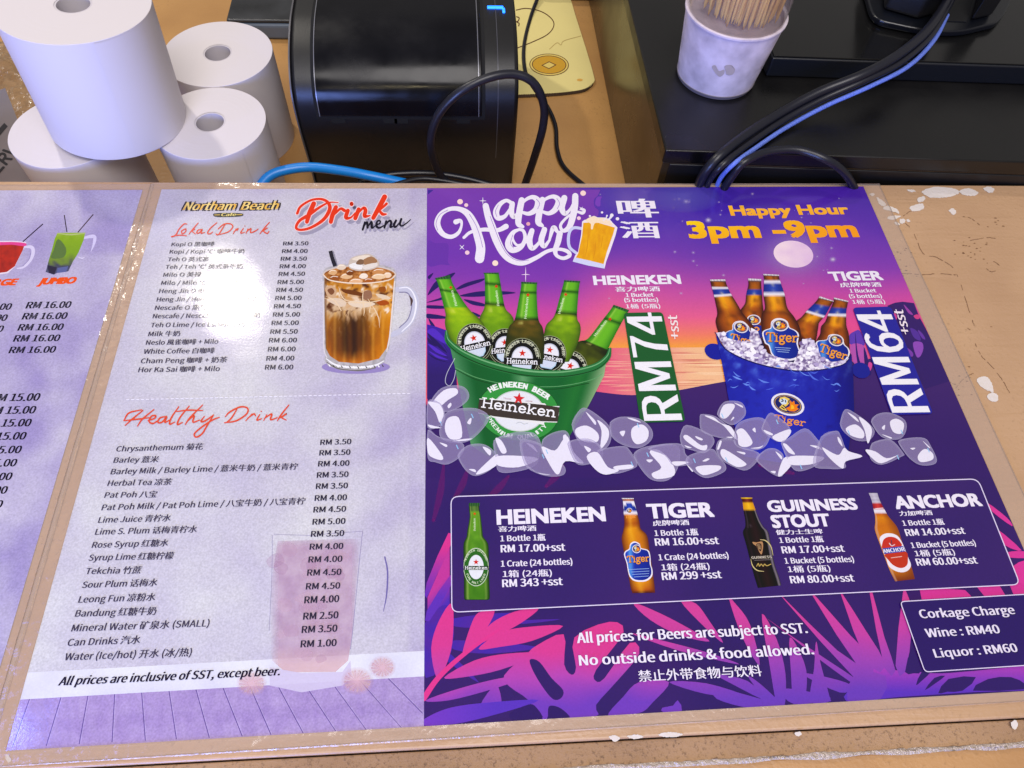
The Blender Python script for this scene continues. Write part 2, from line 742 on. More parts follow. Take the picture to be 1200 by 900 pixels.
def glyphs(s, sans=True):
    key = (s, sans)
    if key in _gl:
        return _gl[key]
    cu = D.curves.new('txt', 'FONT')
    cu.body = s
    cu.size = 1.0
    cu.resolution_u = 3
    if sans and SANS:
        cu.font = SANS
    o = D.objects.new('txt', cu)
    COL.objects.link(o)
    bpy.context.view_layer.update()
    ev = o.evaluated_get(bpy.context.evaluated_depsgraph_get())
    me = ev.to_mesh()
    gv = [(v.co.x, v.co.y) for v in me.vertices]
    gf = [tuple(p.vertices) for p in me.polygons]
    ev.to_mesh_clear()
    D.objects.remove(o)
    D.curves.remove(cu)
    xs = [a for a, _ in gv]
    ys = [b for _, b in gv]
    cap = max(ys) if s == 'H' else glyphs('H', sans)[6]
    _gl[key] = (gv, gf, min(xs), max(xs), min(ys), max(ys), cap)
    return _gl[key]


# slab serif letters for the beer names, drawn as strokes in a unit box (x right, y up, x-height 0.68)
SLAB = {
    'H': (0.95, [[(.18, 0), (.18, 1)], [(.76, 0), (.76, 1)], [(.18, .5), (.76, .5)], [(0, 0), (.36, 0)], [(.58, 0), (.94, 0)], [(0, 1), (.36, 1)], [(.58, 1), (.94, 1)]]),
    'e': (0.68, [[(.12, .36), (.56, .36), (.54, .55), (.36, .68), (.17, .58), (.1, .34), (.18, .08), (.38, 0), (.58, .12)]]),
    'i': (0.40, [[(.2, 0), (.2, .66)], [(.04, 0), (.36, 0)], [(.04, .66), (.2, .66)], [(.19, .88), (.21, .9)]]),
    'n': (0.82, [[(.18, 0), (.18, .66)], [(.18, .5), (.38, .67), (.58, .58), (.62, .4)], [(.62, .4), (.62, 0)], [(.02, 0), (.34, 0)], [(.48, 0), (.8, 0)], [(.02, .66), (.18, .66)]]),
    'k': (0.82, [[(.18, 0), (.18, 1)], [(.18, .26), (.58, .66)], [(.32, .4), (.64, 0)], [(.02, 0), (.34, 0)], [(.54, 0), (.82, 0)], [(.02, 1), (.18, 1)], [(.46, .66), (.74, .66)]]),
    'T': (0.90, [[(.44, 0), (.44, 1)], [(.06, 1), (.84, 1)], [(.06, 1), (.02, .72)], [(.84, 1), (.88, .72)], [(.24, 0), (.64, 0)]]),
    'g': (0.72, [[(.52, .5), (.36, .66), (.18, .6), (.14, .42), (.24, .24), (.42, .24), (.54, .4), (.48, .6), (.7, .72)], [(.24, .24), (.18, .06), (.5, .02), (.62, -.14), (.46, -.32), (.2, -.3), (.12, -.14), (.24, .02)]]),
    'r': (0.62, [[(.18, 0), (.18, .66)], [(.18, .46), (.36, .66), (.56, .62)], [(.02, 0), (.38, 0)], [(.02, .66), (.18, .66)]]),
}


def slab(p, s, a, b, h, col, wd=0.15):
    """slab serif word from pixel a to pixel b (baseline), cap height h px, letters upright in the image"""
    tot = sum(SLAB[c][0] for c in s)
    dx, dy = (b[0] - a[0]) / tot, (b[1] - a[1]) / tot
    L = math.hypot(dx, dy) or 1
    ux, uy = dy / L * h, -dx / L * h
    x = 0.0
    for ch in s:
        for st in SLAB[ch][1]:
            pts = [(a[0] + dx * (x + q) + ux * r, a[1] + dy * (x + q) + uy * r) for q, r in st]
            p.stroke(pts, h * wd if len(st) > 2 or abs(st[0][0] - st[1][0]) < .05 else h * wd * .75, col, n=3, cap=len(st) > 2 or ch == 'i', straight=len(st) == 2)
        x += SLAB[ch][0]


# ================================================================== THE SETTING
def structure(o):
    o['kind'] = 'structure'
    return o


def back_y(x):
    return 0.0078 - 0.0108 * x


gl0, gl1 = P(480, 879), P(1200, 841)


def front_y(x):
    return gl0.y + (gl1.y - gl0.y) * (x - gl0.x) / (gl1.x - gl0.x)


XA, XB = -0.75, 1.25
v, f = prism_geo([(XA, front_y(XA)), (XB, front_y(XB)), (XB, back_y(XB)), (XA, back_y(XA))], -0.0795, 0.0)
bar = structure(mesh('bar_top', v, f, BAR, bevel=0.0012))
# gritty edge strip in front of the top and the board beyond it
e1, e2 = 0.0105, 0.0125
v, f = prism_geo([(XA, front_y(XA) - e1), (XB, front_y(XB) - e1), (XB, front_y(XB) - .0006), (XA, front_y(XA) - .0006)], -0.0795, -0.0012)
structure(mesh('bar_edge', v, f, BAR_EDGE, bevel=0.0006))
v, f = prism_geo([(XA, front_y(XA) - .16), (XB, front_y(XB) - .16), (XB, front_y(XB) - e1 - .0004), (XA, front_y(XA) - e1 - .0004)], -0.0795, -0.0022)
structure(mesh('bar_front_board', v, f, painted_board('smooth_ochre_board', (196, 150, 100), (150, 105, 62), 0.08, 0.38, 0.10), bevel=0.0008))
v, f = box_geo(-1.6, 2.0, -0.6, 1.7, -0.10, -0.08)
structure(mesh('back_counter', v, f, BACK))

# crinkled clear sealing tape along the joint
vs, fs = [], []
NN = 1600
for i in range(NN + 1):
    x = -0.2 + 0.95 * i / NN
    for k in range(5):
        y = front_y(x) - e1 - 0.0014 + 0.0022 * k / 4 + 0.0012 * nz(x, k * .3, 50, 3)
        z = -0.0010 + 0.0005 * math.sin(math.pi * k / 4) + 0.0009 * nz(x, k * 0.5, 330, 9)
        vs.append((x, y, z))
for i in range(NN):
    for k in range(4):
        fs.append((i * 5 + k, (i + 1) * 5 + k, (i + 1) * 5 + k + 1, i * 5 + k + 1))
tape = mesh('sealing_tape', vs, fs, simple('silvery_tape', (196, 180, 170), 0.2, 0.2, bump=(900, 1.0, 0.0012)), smooth='all')
tag(tape, 'crinkled silvery clear tape running along the front edge of the beige bar', 'tape')

# worn spots and cracks of the paint: parts of the bar
CHIP = simple('bare_white_plaster', (222, 212, 206), 0.8, bump=(400, 0.6, 0.0006))
CRACK = simple('grimy_crack', (126, 90, 62), 0.9)
Zc = Z(980, 195, 12)
Zd = Z(1000, 200, 3)


def chip(name, pts, mat=CHIP, h=0.0003, jag=0.0):
    q = crom(pts, 12, True)
    if jag:
        q = [(x + jag * fbm(x, y, .5, 2), y + jag * .8 * fbm(x, y, .5, 5)) for x, y in q]
    a = [P(x, y, h) for x, y in q]
    b = [P(x, y, 0.00002) for x, y in q]
    n = len(a)
    mesh(name, a + b, [tuple(range(n))] + [(i, n + i, n + (i + 1) % n, (i + 1) % n) for i in range(n)], mat, bar)


for c in (Zc([570, 440, 620, 460, 700, 530, 660, 560, 600, 520]), Zc([660, 575, 730, 555, 850, 600, 880, 660, 800, 635, 680, 605]),
          Zc([720, 715, 800, 690, 910, 700, 830, 740, 740, 745]), Zc([890, 760, 930, 735, 970, 755, 950, 800, 900, 795]),
          Zc([815, 790, 850, 780, 900, 815, 860, 828]), Zc([985, 750, 1020, 745, 1035, 775, 1000, 780]),
          Zc([470, 390, 520, 375, 545, 395, 500, 412]), Zc([990, 330, 1050, 325, 1120, 345, 1060, 362]),
          Zd([243, 70, 290, 57, 350, 62, 372, 76, 340, 92, 280, 95, 250, 84]), Zd([372, 70, 410, 62, 440, 78, 420, 88, 385, 84]),
          Zd([457, 62, 480, 56, 497, 68, 480, 78]), Zd([198, 128, 240, 115, 248, 132, 215, 143]), Zd([225, 98, 250, 90, 250, 104, 230, 112]),
          Zd([336, 140, 350, 132, 362, 145, 352, 155]), Zd([434, 735, 460, 722, 484, 740, 492, 778, 470, 772, 445, 755]),
          Zd([470, 790, 490, 780, 508, 790, 505, 810, 480, 808]),
          Z(480, 690, 3.158)([738, 548, 760, 542, 778, 552, 760, 566]), Z(480, 690, 3.158)([805, 545, 840, 540, 865, 548, 830, 556]),
          Z(480, 690, 3.158)([922, 538, 965, 530, 1010, 538, 985, 548, 940, 548]), Z(1050, 690, 4.287)([580, 672, 600, 660, 612, 680, 602, 705, 584, 698]),
          (PX([6, 887, 9, 884, 13, 890, 10, 894])), Z(840, 690, 3.333)([305, 562, 325, 558, 332, 570, 312, 575])):
    chip('bare_plaster_patch', c, jag=1.5)


def crack(pts, wd=1.0):
    q = crom(pts, 8)
    q = [(x + .7 * nz(x, y, .5, 1), y + .7 * nz(x, y, .5, 4)) for x, y in q]
    vs, fs = [], []
    for i, (x, y) in enumerate(q):
        a, b = q[max(i - 1, 0)], q[min(i + 1, len(q) - 1)]
        dx, dy = b[0] - a[0], b[1] - a[1]
        l = math.hypot(dx, dy) or 1
        h = wd * (0.25 + 0.5 * abs(nz(i, 0, .6, x)))
        vs += [P(x - dy / l * h, y + dx / l * h, 0.00025), P(x + dy / l * h, y - dx / l * h, 0.00025)]
    mesh('paint_crack', vs, [(2 * i, 2 * i + 1, 2 * i + 3, 2 * i + 2) for i in range(len(q) - 1) if nz(q[i][0], q[i][1], .23, 3) > -.12], CRACK, bar)


for c in (Zd([180, 180, 210, 215, 245, 290, 290, 303, 330, 325, 358, 345]), Zd([175, 160, 195, 145, 210, 138]),
          Zd([358, 345, 385, 420, 410, 500, 425, 545]), Zd([425, 600, 450, 650, 480, 680, 520, 730, 550, 780]),
          Zd([385, 160, 415, 168, 450, 195]), Zd([410, 245, 440, 240, 470, 235, 500, 237]), Zd([470, 325, 495, 320, 515, 338, 490, 355, 468, 345]),
          Zd([360, 765, 385, 735, 420, 712]), Zd([170, 360, 240, 365, 300, 362, 360, 366])):
    crack(c, 0.75)
for k in range(70):      # flecks of grime lying in the brush marks
    cx, cy = random.choice([(1060, 298), (1140, 300), (1140, 285), (1130, 440), (1150, 385), (1120, 455), (1165, 262), (1060, 320)])
    x, y = random.gauss(cx, 9), random.gauss(cy, 6)
    r = random.uniform(.4, 1.1)
    chip('grime_fleck', [(x - r * 1.6, y), (x, y - r * .5), (x + r * 1.5, y + r * .3), (x, y + r * .6)], CRACK, 0.00022)

# ================================================================== THINGS BEHIND THE BAR
ZB = -0.08


def paper_roll(c, r, h, label, axis=None, hole=0.0108, flap=None):
    t = empty('paper_roll', c, label, 'paper roll', 'thermal paper rolls stacked behind the bar')
    e = 0.0002
    prof = [(hole, 0), (r - e, 0), (r, e), (r, h - e), (r - e, h)]
    n = 26
    for i in range(1, n):
        rr = r - e - (r - e - hole) * i / n
        prof.append((rr, h + random.uniform(-.00003, .00003)))
    prof.append((hole, h))
    lathe('paper', prof, c, PAPER, t, axis=axis)
    if flap is not None:
        vs, fs = [], []
        q = Vector((0, 0, 1)).rotation_difference(Vector(axis or (0, 0, 1)).normalized())
        for i in range(21):
            th = math.radians(flap + i * 2.2)
            rr = r + .00005 + .0006 * (1 - i / 20) ** 2
            for z in (.0008, h - .0008):
                vs.append(Vector(c) + q @ Vector((rr * math.cos(th), rr * math.sin(th), z)))
        fs = [(2 * i, 2 * i + 2, 2 * i + 3, 2 * i + 1) for i in range(20)]
        mesh('loose_end', vs, fs, PAPER, t, smooth='all')
    lathe('core', [(hole, .0002), (hole, h - .0002), (hole - .0012, h - .0002), (hole - .0012, .0002)], c, CORE, t, axis=axis, close=True)
    return t


c0 = P(255, 62, 0)
paper_roll((c0.x, c0.y, ZB), .0412, .08, 'white paper roll standing at the rear beside the black receipt printer')
c1 = P(246, 143, 0)
paper_roll((c1.x, c1.y, ZB), .0388, .08, 'white paper roll standing nearest the blue cable, its hole in plain view', flap=-48)
c2 = P(80, 152, 0)
paper_roll((c2.x, c2.y, ZB), .0388, .08, 'white paper roll beside the grey RESERVED sign, half covered by the roll on top')
c3 = P(140, 140, 0.0012)
c3b = P(85, 3, 0.0832)
paper_roll((c3.x, c3.y, 0.0016), .0447, .081, 'bluish lit paper roll on top of the stack', axis=(c3b - c3) * 1.0, flap=-62)

# grey sign leaning behind the rolls
sg = empty('reserved_sign', (-0.16, 0.12, -0.08), 'grey tabletop sign with black lettering, partly hidden by the paper rolls', 'sign')
a, b_, c_, d_ = P(-62, 128, -.02), P(6, 103, -.02), P(54, 214, -.079), P(-14, 240, -.079)
n = (b_ - a).cross(d_ - a).normalized()
if n.z < 0:
    n = -n
c_ = a + (b_ - a) * 1.0 + (d_ - a) * 1.0
q = [a, b_, c_, d_]
mesh('plate', [p - n * .003 for p in q] + q, [(0, 1, 2, 3)[::-1], (4, 5, 6, 7), (0, 1, 5, 4), (1, 2, 6, 5), (2, 3, 7, 6), (3, 0, 4, 7)],
     simple('grey_acrylic', (128, 120, 122), 0.35, vary=(20, .12)), sg)
SIGNINK = simple('sign_black_lettering', (22, 20, 28), 0.5)


def plate_pt(u, v):
    d = ray(u, v)
    t = (a - CAM).dot(n) / d.dot(n)
    return CAM + d * t + n * .0004


def plate_text(s, p0, p1, h, name):
    gv, gf, x0, x1, y0, y1, cap = glyphs(s)
    A, B = plate_pt(*p0), plate_pt(*p1)
    d = B - A
    up = n.cross(d).normalized()
    q0, q1 = pr(A), pr(A + up * 1e-3)
    sc_ = h / (math.hypot(q1[0] - q0[0], q1[1] - q0[1]) * 1e3) / cap
    vs, fs = [], []
    for k, (ox, oy) in enumerate(((0, 0), (.0004, 0), (-.0004, 0), (0, .0004), (0, -.0004))):
        bs = len(vs)
        vs += [A + d * ((x - x0) / (x1 - x0)) + up * (y * sc_ + oy) + d.normalized() * ox + n * (k * 4e-6) for x, y in gv]
        fs += [tuple(bs + i for i in f_) for f_ in gf]
    mesh(name, vs, fs, SIGNINK, sg)


plate_text('RESERVED', (-27, 231), (40, 158), 15, 'lettering')
q4 = [plate_pt(*p) for p in ((-8, 158), (5, 144), (9, 148), (-4, 163))]
mesh('printed_bar', q4, [(0, 1, 2, 3)], SIGNINK, sg)

# crumpled clear plastic wrapper on the back counter
vs, fs = [], []
NU = 80
for i in range(NU):
    for j in range(NU):
        x = -0.26 + 0.16 * i / (NU - 1)
        y = 0.145 + 0.13 * j / (NU - 1)
        e = math.sin(math.pi * i / (NU - 1)) * math.sin(math.pi * j / (NU - 1))
        z = ZB + 0.002 + e ** .6 * (0.022 + 0.016 * nz(x, y, 45, 2) + 0.010 * abs(nz(x, y, 110, 6)))
        vs.append((x + .004 * nz(x, y, 60, 8), y + .004 * nz(x, y, 60, 12), z))
for i in range(NU - 1):
    for j in range(NU - 1):
        fs.append((i * NU + j, (i + 1) * NU + j, (i + 1) * NU + j + 1, i * NU + j + 1))
wr = mesh('plastic_wrapper', vs, fs, film_mat('crumpled_clear_plastic', (190, 165, 135), 0.35, 0.9))
tag(wr, 'crumpled clear plastic wrapper lying behind the paper rolls at the left', 'wrapper')

# black tray with a grey rim at the back
tr = empty('card_terminal', (0.02, 0.31, ZB), 'flat dusty black device with a blue grey edge, behind the rear paper roll', 'device')
v, f = box_geo(-0.0205, 0.10, 0.288, 0.42, ZB + .0005, -0.064)
mesh('housing', v, f, simple('blue_grey_plastic', (92, 104, 120), 0.4, vary=(40, .15)), tr, bevel=0.003)
v, f = box_geo(-0.0185, 0.098, 0.2895, 0.418, -0.0635, -0.0605)
mesh('top_plate', v, f, simple('dusty_black_plate', (44, 46, 50), 0.35, vary=(25, .5)), tr, bevel=0.0025)

# ---------------------------------------------------------------- receipt printer
PRF = [(.0845, -.0795), (.0830, -.054), (.0782, -.0133), (.0803, .0143), (.0962, .0302), (.1217, .0396), (.1501, .0415), (.225, .0415), (.252, .030), (.262, -.02), (.262, -.0795)]
PC = crom(PRF[:8], 8) + PRF[8:]
pt = empty('receipt_printer', (0.16, 0.17, ZB), 'black receipt printer with a glossy curved cover and blue status light', 'printer')


def extrude(name, prof, x0, x1, mat, parent, bevel=0.0, smooth=True):
    m = len(prof)
    vs = [(x0, y, z) for y, z in prof] + [(x1, y, z) for y, z in prof]
    fs = [tuple(range(m)), tuple(range(m, 2 * m))[::-1]] + [(i, i + m, (i + 1) % m + m, (i + 1) % m) for i in range(m)]
    return mesh(name, vs, fs, mat, parent, smooth=smooth, bevel=bevel)


extrude('body', PC, .0795, .2415, BLACK, pt, bevel=.0032)
extrude('side_rim', [(y - .0004 if y < .2 else y, z + .0004) for y, z in PC], .0787, .0797, simple('grey_rim_plastic', (86, 84, 88), 0.4), pt)


def offs(prof, d):
    o = []
    for i, (y, z) in enumerate(prof):
        y0, z0 = prof[max(i - 1, 0)]
        y1, z1 = prof[min(i + 1, len(prof) - 1)]
        ty, tz = y1 - y0, z1 - z0
        l = math.hypot(ty, tz) or 1
        o.append((y - tz / l * d, z + ty / l * d))
    return o


def shell(name, prof, x0, x1, d0, d1, mat, parent, bevel=0.0):
    A, B = offs(prof, d0), offs(prof, d1)
    ring = B + A[::-1]
    return extrude(name, ring, x0, x1, mat, parent, bevel)


top = [p for p in PC[:64] if p[1] > -0.0045 and p[0] < .226]
shell('cover_gap', [p for p in PC[:64] if p[1] > -0.0085 and p[0] < .232], .0938, .2172, -.001, .0003, DARK, pt)
shell('cover', top, .0958, .2146, -.0005, .0013, GLOSSBLACK, pt, bevel=.0005)
for xs in (.0966, .2124):
    shell('cover_edge', top, xs - .0003, xs + .0003, .0013, .0019, simple('worn_shiny_edge', (120, 120, 126), 0.25, 0.3), pt)
for xs in (.104, .142, .150, .196):
    shell('latch_slot', [(.0786, -.0085), (.0786, -.0045)], xs, xs + .010, .0003, .0012, DARK, pt)
shell('side_groove_highlight', PC[10:62], .2262, .2268, .0, .0004, simple('edge_highlight', (70, 70, 76), 0.3), pt)  # lighter grey strip paints a highlight along the groove
LEDM = simple('blue_status_light', (30, 110, 255), 0.4, emit=((30, 120, 255), 3.0))
v, f = box_geo(.2205, .2325, .1425, .1455, .0411, .0424)
mesh('status_light', v, f, LEDM, pt, bevel=.0005)
v, f = box_geo(.2315, .2335, .1375, .1430, .0411, .0424)
mesh('status_light', v, f, LEDM, pt, bevel=.0005)


def wire(name, px, r, mat, label, cat='cable', sides=14):
    """px: (u, v, z) points"""
    o = tube(name, [P(u, v_, z) for u, v_, z in px], r, mat, None, sides)
    return tag(o, label, cat)


def isy(u, v, y):
    d = ray(u, v)
    return CAM + d * ((y - CAM.y) / d.y)


lp = [(545, 222, .047), (518, 208, .05), (505, 172, .05), (512, 138, .05), (536, 110, .05), (570, 92, .055), (602, 87, .06), (625, 97, .06), (637, 122, .06), (636, 150, .06), (626, 185, .06), (614, 220, .06)]
tag(tube('printer_cable', [isy(*p) for p in lp], .0030, RUBBER, None, 16), 'thick black cable standing in a loop in front of the receipt printer', 'cable')
wire('thin_cable', [(634, -12, -.07), (622, 20, -.0765), (614, 55, -.0765), (616, 85, -.0765), (628, 108, -.0775), (642, 126, -.0775), (651, 148, -.0775), (653, 175, -.0775), (662, 197, -.0775), (690, 222, -.0775)],
     .0019, RUBBER, 'thin black cable lying on the yellow mat and the ochre counter')
wire('blue_cable', [(300, 226, -.034), (314, 208, -.030), (332, 200, -.029), (362, 196, -.029), (400, 200, -.029), (438, 207, -.031), (480, 216, -.038)], .0036, BLUE_CABLE,
     'bright blue network cable curving along the back edge of the bar')
wire('black_cable', [(420, 214, -.045), (455, 205, -.044), (500, 203, -.044), (540, 208, -.046), (580, 218, -.05)], .0024, RUBBER, 'black cable at the foot of the printer beside the blue cable')
wire('black_cable', [(455, 219, -.032), (490, 210, -.034), (520, 212, -.037), (560, 220, -.042)], .002, RUBBER, 'short black cable end crossing the thick printer cable low behind the bar')

# ---------------------------------------------------------------- yellow mat with a coin print
mt = empty('mouse_mat', (.29, .28, ZB), 'cream yellow fabric mat with a gold coin print, right of the printer', 'mat')
MATM = simple('cream_fabric', (232, 216, 142), 0.85, bump=(1500, .4, .0003), vary=(12, .06))
zt = ZB + .003


def matpoly(px, zz):
    return [(P(u, v_, zz).x, P(u, v_, zz).y) for u, v_ in px]


outl = crom([(575, 113), (603, 111), (660, 108), (685, 104), (696, 96), (696, 88), (688, 60), (676, 22), (668, -4), (655, -40), (590, -40), (575, 20)], 6, True)
vv, ff = prism_geo(matpoly(outl, zt), ZB + .0002, zt)
mesh('fabric', vv, ff, MATM, mt, bevel=.0006)
hem = [P(u, v_, zt + .0001) for u, v_ in [(590, 112), (603, 111), (640, 109.5), (665, 107.5), (685, 104), (695, 97)]]
hm = crom([tuple(p) for p in hem], 30)
vs, fs = [], []
for i, p in enumerate(hm):
    o = .0007 if i % 2 else .0
    vs += [(p[0], p[1] + .0003 - o, p[2]), (p[0], p[1] - .0012 - o, p[2] - .002)]
mesh('hem_stitching', vs, [(2 * i, 2 * i + 1, 2 * i + 3, 2 * i + 2) for i in range(len(hm) - 1)], simple('dark_thread', (70, 50, 34), .9), mt)
Zm = Z(600, 0, 4.09)
mp_ = Pr()
Pr.zc = zt + .0002
mp_.ell(*Zm(178, 310), 95 / 4.09, 53 / 4.09, 2, (96, 62, 40))
mp_.ell(*Zm(178, 310), 91 / 4.09, 50 / 4.09, 2, (225, 200, 110))
mp_.ell(*Zm(178, 310), 83 / 4.09, 44 / 4.09, 2, (96, 62, 40))
mp_.ell(*Zm(178, 310), 79 / 4.09, 41 / 4.09, 2, (206, 158, 50))
mp_.poly(Zm([140, 313, 178, 294, 214, 311, 177, 331]), (96, 62, 40))
mp_.poly(Zm([148, 313, 178, 298, 206, 311, 177, 327]), (225, 200, 110))
mp_.stroke(Zm([20, 48, 70, 40, 140, 55, 190, 90, 200, 125, 170, 165, 100, 200, 20, 232]), 1.1, (96, 62, 40))
mp_.stroke(Zm([22, 80, 34, 85, 30, 100, 22, 104, 34, 112, 32, 124]), 1.2, (96, 62, 40))
mp_.stroke(Zm([180, 235, 215, 205, 235, 215, 250, 195, 330, 172]), .7, (190, 165, 100))
mp_.ell(*Zm(325, 383), 14 / 4.09, 6 / 4.09, 0, (222, 170, 80))
FAB_INK = ink('fabric_print', .06)
FAB_INK.node_tree.nodes['Principled BSDF'].inputs['Roughness'].default_value = .85
mp_.build('coin_print', mt, FAB_INK)

# grey box at the very back above the mat
v, f = box_geo(.275, .352, .362, .42, ZB + .0005, -.045)
bx = empty('grey_box', (.31, .39, ZB), 'grey box edge at the far end of the yellow mat', 'box')
mesh('lid', v, f, simple('grey_painted_metal', (120, 112, 112), .45, vary=(20, .15)), bx, bevel=.002)
v, f = box_geo(.340, .353, .3585, .3615, -.06, -.050)
mesh('catch', v, f, BLACK, bx, bevel=.0006)

# ---------------------------------------------------------------- cash drawer
TZ = .02
dl = P(780, 176, TZ)
dr = P(1200, 190, TZ)
sl = (dr.y - dl.y) / (dr.x - dl.x)
cdw = empty('cash_drawer', (.55, .2, ZB), 'large black steel cash drawer behind the bar, with brushed dark side', 'cash drawer')
x0, x1, y1 = dl.x, 0.80, .62
v, f = prism_geo([(x0, dl.y), (x1, dl.y + sl * (x1 - x0)), (x1, y1), (x0, y1)], TZ - .011, TZ)
mesh('lid', v, f, STEEL, cdw, bevel=.0011)
v, f = prism_geo([(x0 + .0012, dl.y + .0012), (x1, dl.y + .0012 + sl * (x1 - x0)), (x1, y1), (x0 + .0012, y1)], ZB + .0005, TZ - .0112)
mesh('case', v, f, STEEL_SIDE, cdw, bevel=.001)
v, f = prism_geo([(x0 + .006, dl.y + .0002), (x1, dl.y + .0002 + sl * (x1 - x0)), (x1, dl.y + .003 + sl * (x1 - x0)), (x0 + .006, dl.y + .003)], ZB + .001, TZ - .0125)
mesh('drawer_front', v, f, BLACK, cdw, bevel=.0008)

# ---------------------------------------------------------------- till terminal base with its stand on the drawer
pl = empty('till_base', (.6, .2, TZ), 'flat black base plate lying on the cash drawer behind the toothpick cup', 'till base')
p0, p1 = P(897, 90, TZ), P(1200, 100, TZ)
s2 = (p1.y - p0.y) / (p1.x - p0.x)
v, f = prism_geo([(p0.x, p0.y), (.795, p0.y + s2 * (.795 - p0.x)), (.795, .56), (p0.x, .56)], TZ + .0004, TZ + .0155)
mesh('plate', v, f, simple('navy_black_plastic', (12, 16, 24), .4, bump=(700, .2, .0003)), pl, bevel=.0012)
v, f = prism_geo([(p0.x + .001, p0.y + .0012), (.794, p0.y + .0012 + s2 * (.795 - p0.x)), (.794, .559), (p0.x + .001, .559)], TZ + .0156, TZ + .0165)
mesh('top_panel', v, f, simple('satin_black_panel', (16, 16, 17), .22, vary=(10, .3)), pl, bevel=.0004)
st = empty('monitor_stand', (.62, .2, TZ + .017), 'black rounded foot of a monitor stand with a cable opening', 'monitor stand')
ZS = TZ + .017


def spx(px, zz):
    return [(P(u, w_, zz).x, P(u, w_, zz).y) for u, w_ in px]


foot = crom([(1014, 8), (1024, 28), (1050, 36), (1085, 42), (1120, 43), (1150, 37), (1166, 31), (1180, 8), (1192, -40), (1192, -90), (1010, -90), (1006, -40)], 5, True)
vv, ff = prism_geo(spx(foot, ZS), ZS + .0001, ZS + .005)
mesh('foot', vv, ff, simple('navy_black_foot', (11, 14, 22), .32, bump=(700, .15, .0003)), st, bevel=.0012)
vv, ff = prism_geo(spx([(1034, 12), (1075, 24), (1096, 18), (1104, -40), (1034, -60)], ZS + .005), ZS + .0052, ZS + .045)
mesh('column', vv, ff, BLACK, st, bevel=.003)
vv, ff = prism_geo(spx([(1104, 25), (1132, 26), (1144, -10), (1112, -14)], ZS + .005), ZS + .0051, ZS + .0056)
mesh('cable_opening', vv, ff, DARK, st)
vv, ff = prism_geo(spx([(1136, 26), (1160, 20), (1176, -20), (1152, -30)], ZS + .005), ZS + .0052, ZS + .035)
mesh('column', vv, ff, BLACK, st, bevel=.003)

# cables running from the stand over the drawer and down behind the bar
wire('power_cable', [(1122, -25, .060), (1106, 8, .056), (1084, 38, .053), (1050, 66, .0505), (1010, 88, .046), (960, 108, .036), (915, 132, .0285), (870, 161, .0265), (842, 184, .0245), (825, 204, .012), (817, 222, -.006)],
     .0034, RUBBER, 'thick black power cable curving over the cash drawer, uppermost of the bundle')
wire('power_cable', [(1124, -18, .056), (1108, 14, .052), (1088, 45, .049), (1054, 74, .0465), (1012, 95, .043), (962, 117, .033), (918, 141, .0262), (874, 171, .024), (848, 192, .0232), (833, 208, .010), (826, 224, -.006)],
     .0024, RUBBER, 'black power cable squeezed between the thick cable and the braided one')
BR = simple('blue_sheen_braid', (104, 130, 226), .35, bump=(900, 1.0, .0009))  # the blue highlight along the cable is put into its base colour
wire('braided_cable', [(1110, 18, .048), (1094, 48, .0475), (1064, 78, .0445), (1020, 101, .039), (968, 124, .029), (922, 149, .0238), (886, 173, .0229), (860, 192, .0228), (845, 208, .009), (838, 224, -.006)],
     .0016, BR, 'braided cable with its blue sheen painted in, running diagonally over the cash drawer', sides=10)
wire('looped_cable', [(845, 226, -.004), (858, 206, .012), (872, 190, .0232), (900, 178, .0240), (935, 176, .0240), (968, 187, .0232), (990, 203, .013), (1002, 222, -.002)], .0028, RUBBER,
     'dark cable arching against the front of the cash drawer')

# ---------------------------------------------------------------- toothpick cup
cc = P(845, 84, TZ)
cc = Vector((.3895, .0965, TZ))
tc_ = empty('toothpick_cup', cc, 'frosted white plastic cup of toothpicks standing on the cash drawer', 'cup')
CUPM = simple('frosted_white_plastic', (212, 200, 212), .4, bump=(60, .35, .0012), vary=(85, .2))
lathe('cup', [(.0005, .0004), (.0268, .0004), (.0288, .0022), (.0345, .050), (.0345, .0515), (.0325, .0515), (.0268, .012), (.0005, .012)], cc, CUPM, tc_)
lathe('rim_ring', [(.0343, .0495), (.0354, .0500), (.0354, .0512), (.0343, .0516)], cc, CUPM, tc_, close=True)
lathe('base_ring', [(.0262, .0001), (.0284, .0003), (.0293, .0030), (.0288, .0034)], cc, simple('grey_cup_foot', (120, 112, 118), .5), tc_)
lathe('inner_floor', [(.0003, .0468), (.0325, .0468), (.0325, .0474), (.0003, .0474)], cc, CUPM, tc_)
CLR = film_mat('cloudy_clear_plastic', (232, 222, 232), .10, .12)
lathe('clear_wall', [(.0336, .0517), (.0342, .085), (.0340, .1000)], cc, CLR, tc_)
STAIN = simple('beige_stain', (186, 172, 168), .6)
def cup_spot(pts, name='stain'):
    vs = []
    for u, v_ in crom(pts, 6, True):
        d = ray(u, v_)
        # nearest hit with the tapered wall
        t = 0.2
        for _ in range(4000):
            p = CAM + d * t
            h = p.z - cc.z
            r = .0288 + (.0345 - .0288) * (h - .0022) / .0478
            if math.hypot(p.x - cc.x, p.y - cc.y) < r + .0003 and h > 0:
                break
            t += .0002
        vs.append(CAM + d * t)
    mesh(name, vs, [tuple(range(len(vs)))], STAIN, tc_)
Zk = Z(770, 0, 6)
cup_spot(Zk([385, 470, 410, 460, 435, 500, 470, 490, 470, 520, 440, 540, 410, 515]))
cup_spot(Zk([475, 465, 520, 458, 548, 490, 530, 525, 490, 525, 480, 495]))
cup_spot(Zk([733, 470, 745, 465, 747, 485, 738, 492]))
WOOD = simple('pale_bamboo', (248, 200, 98), .5, vary=(60, .15))
vs, fs = [], []
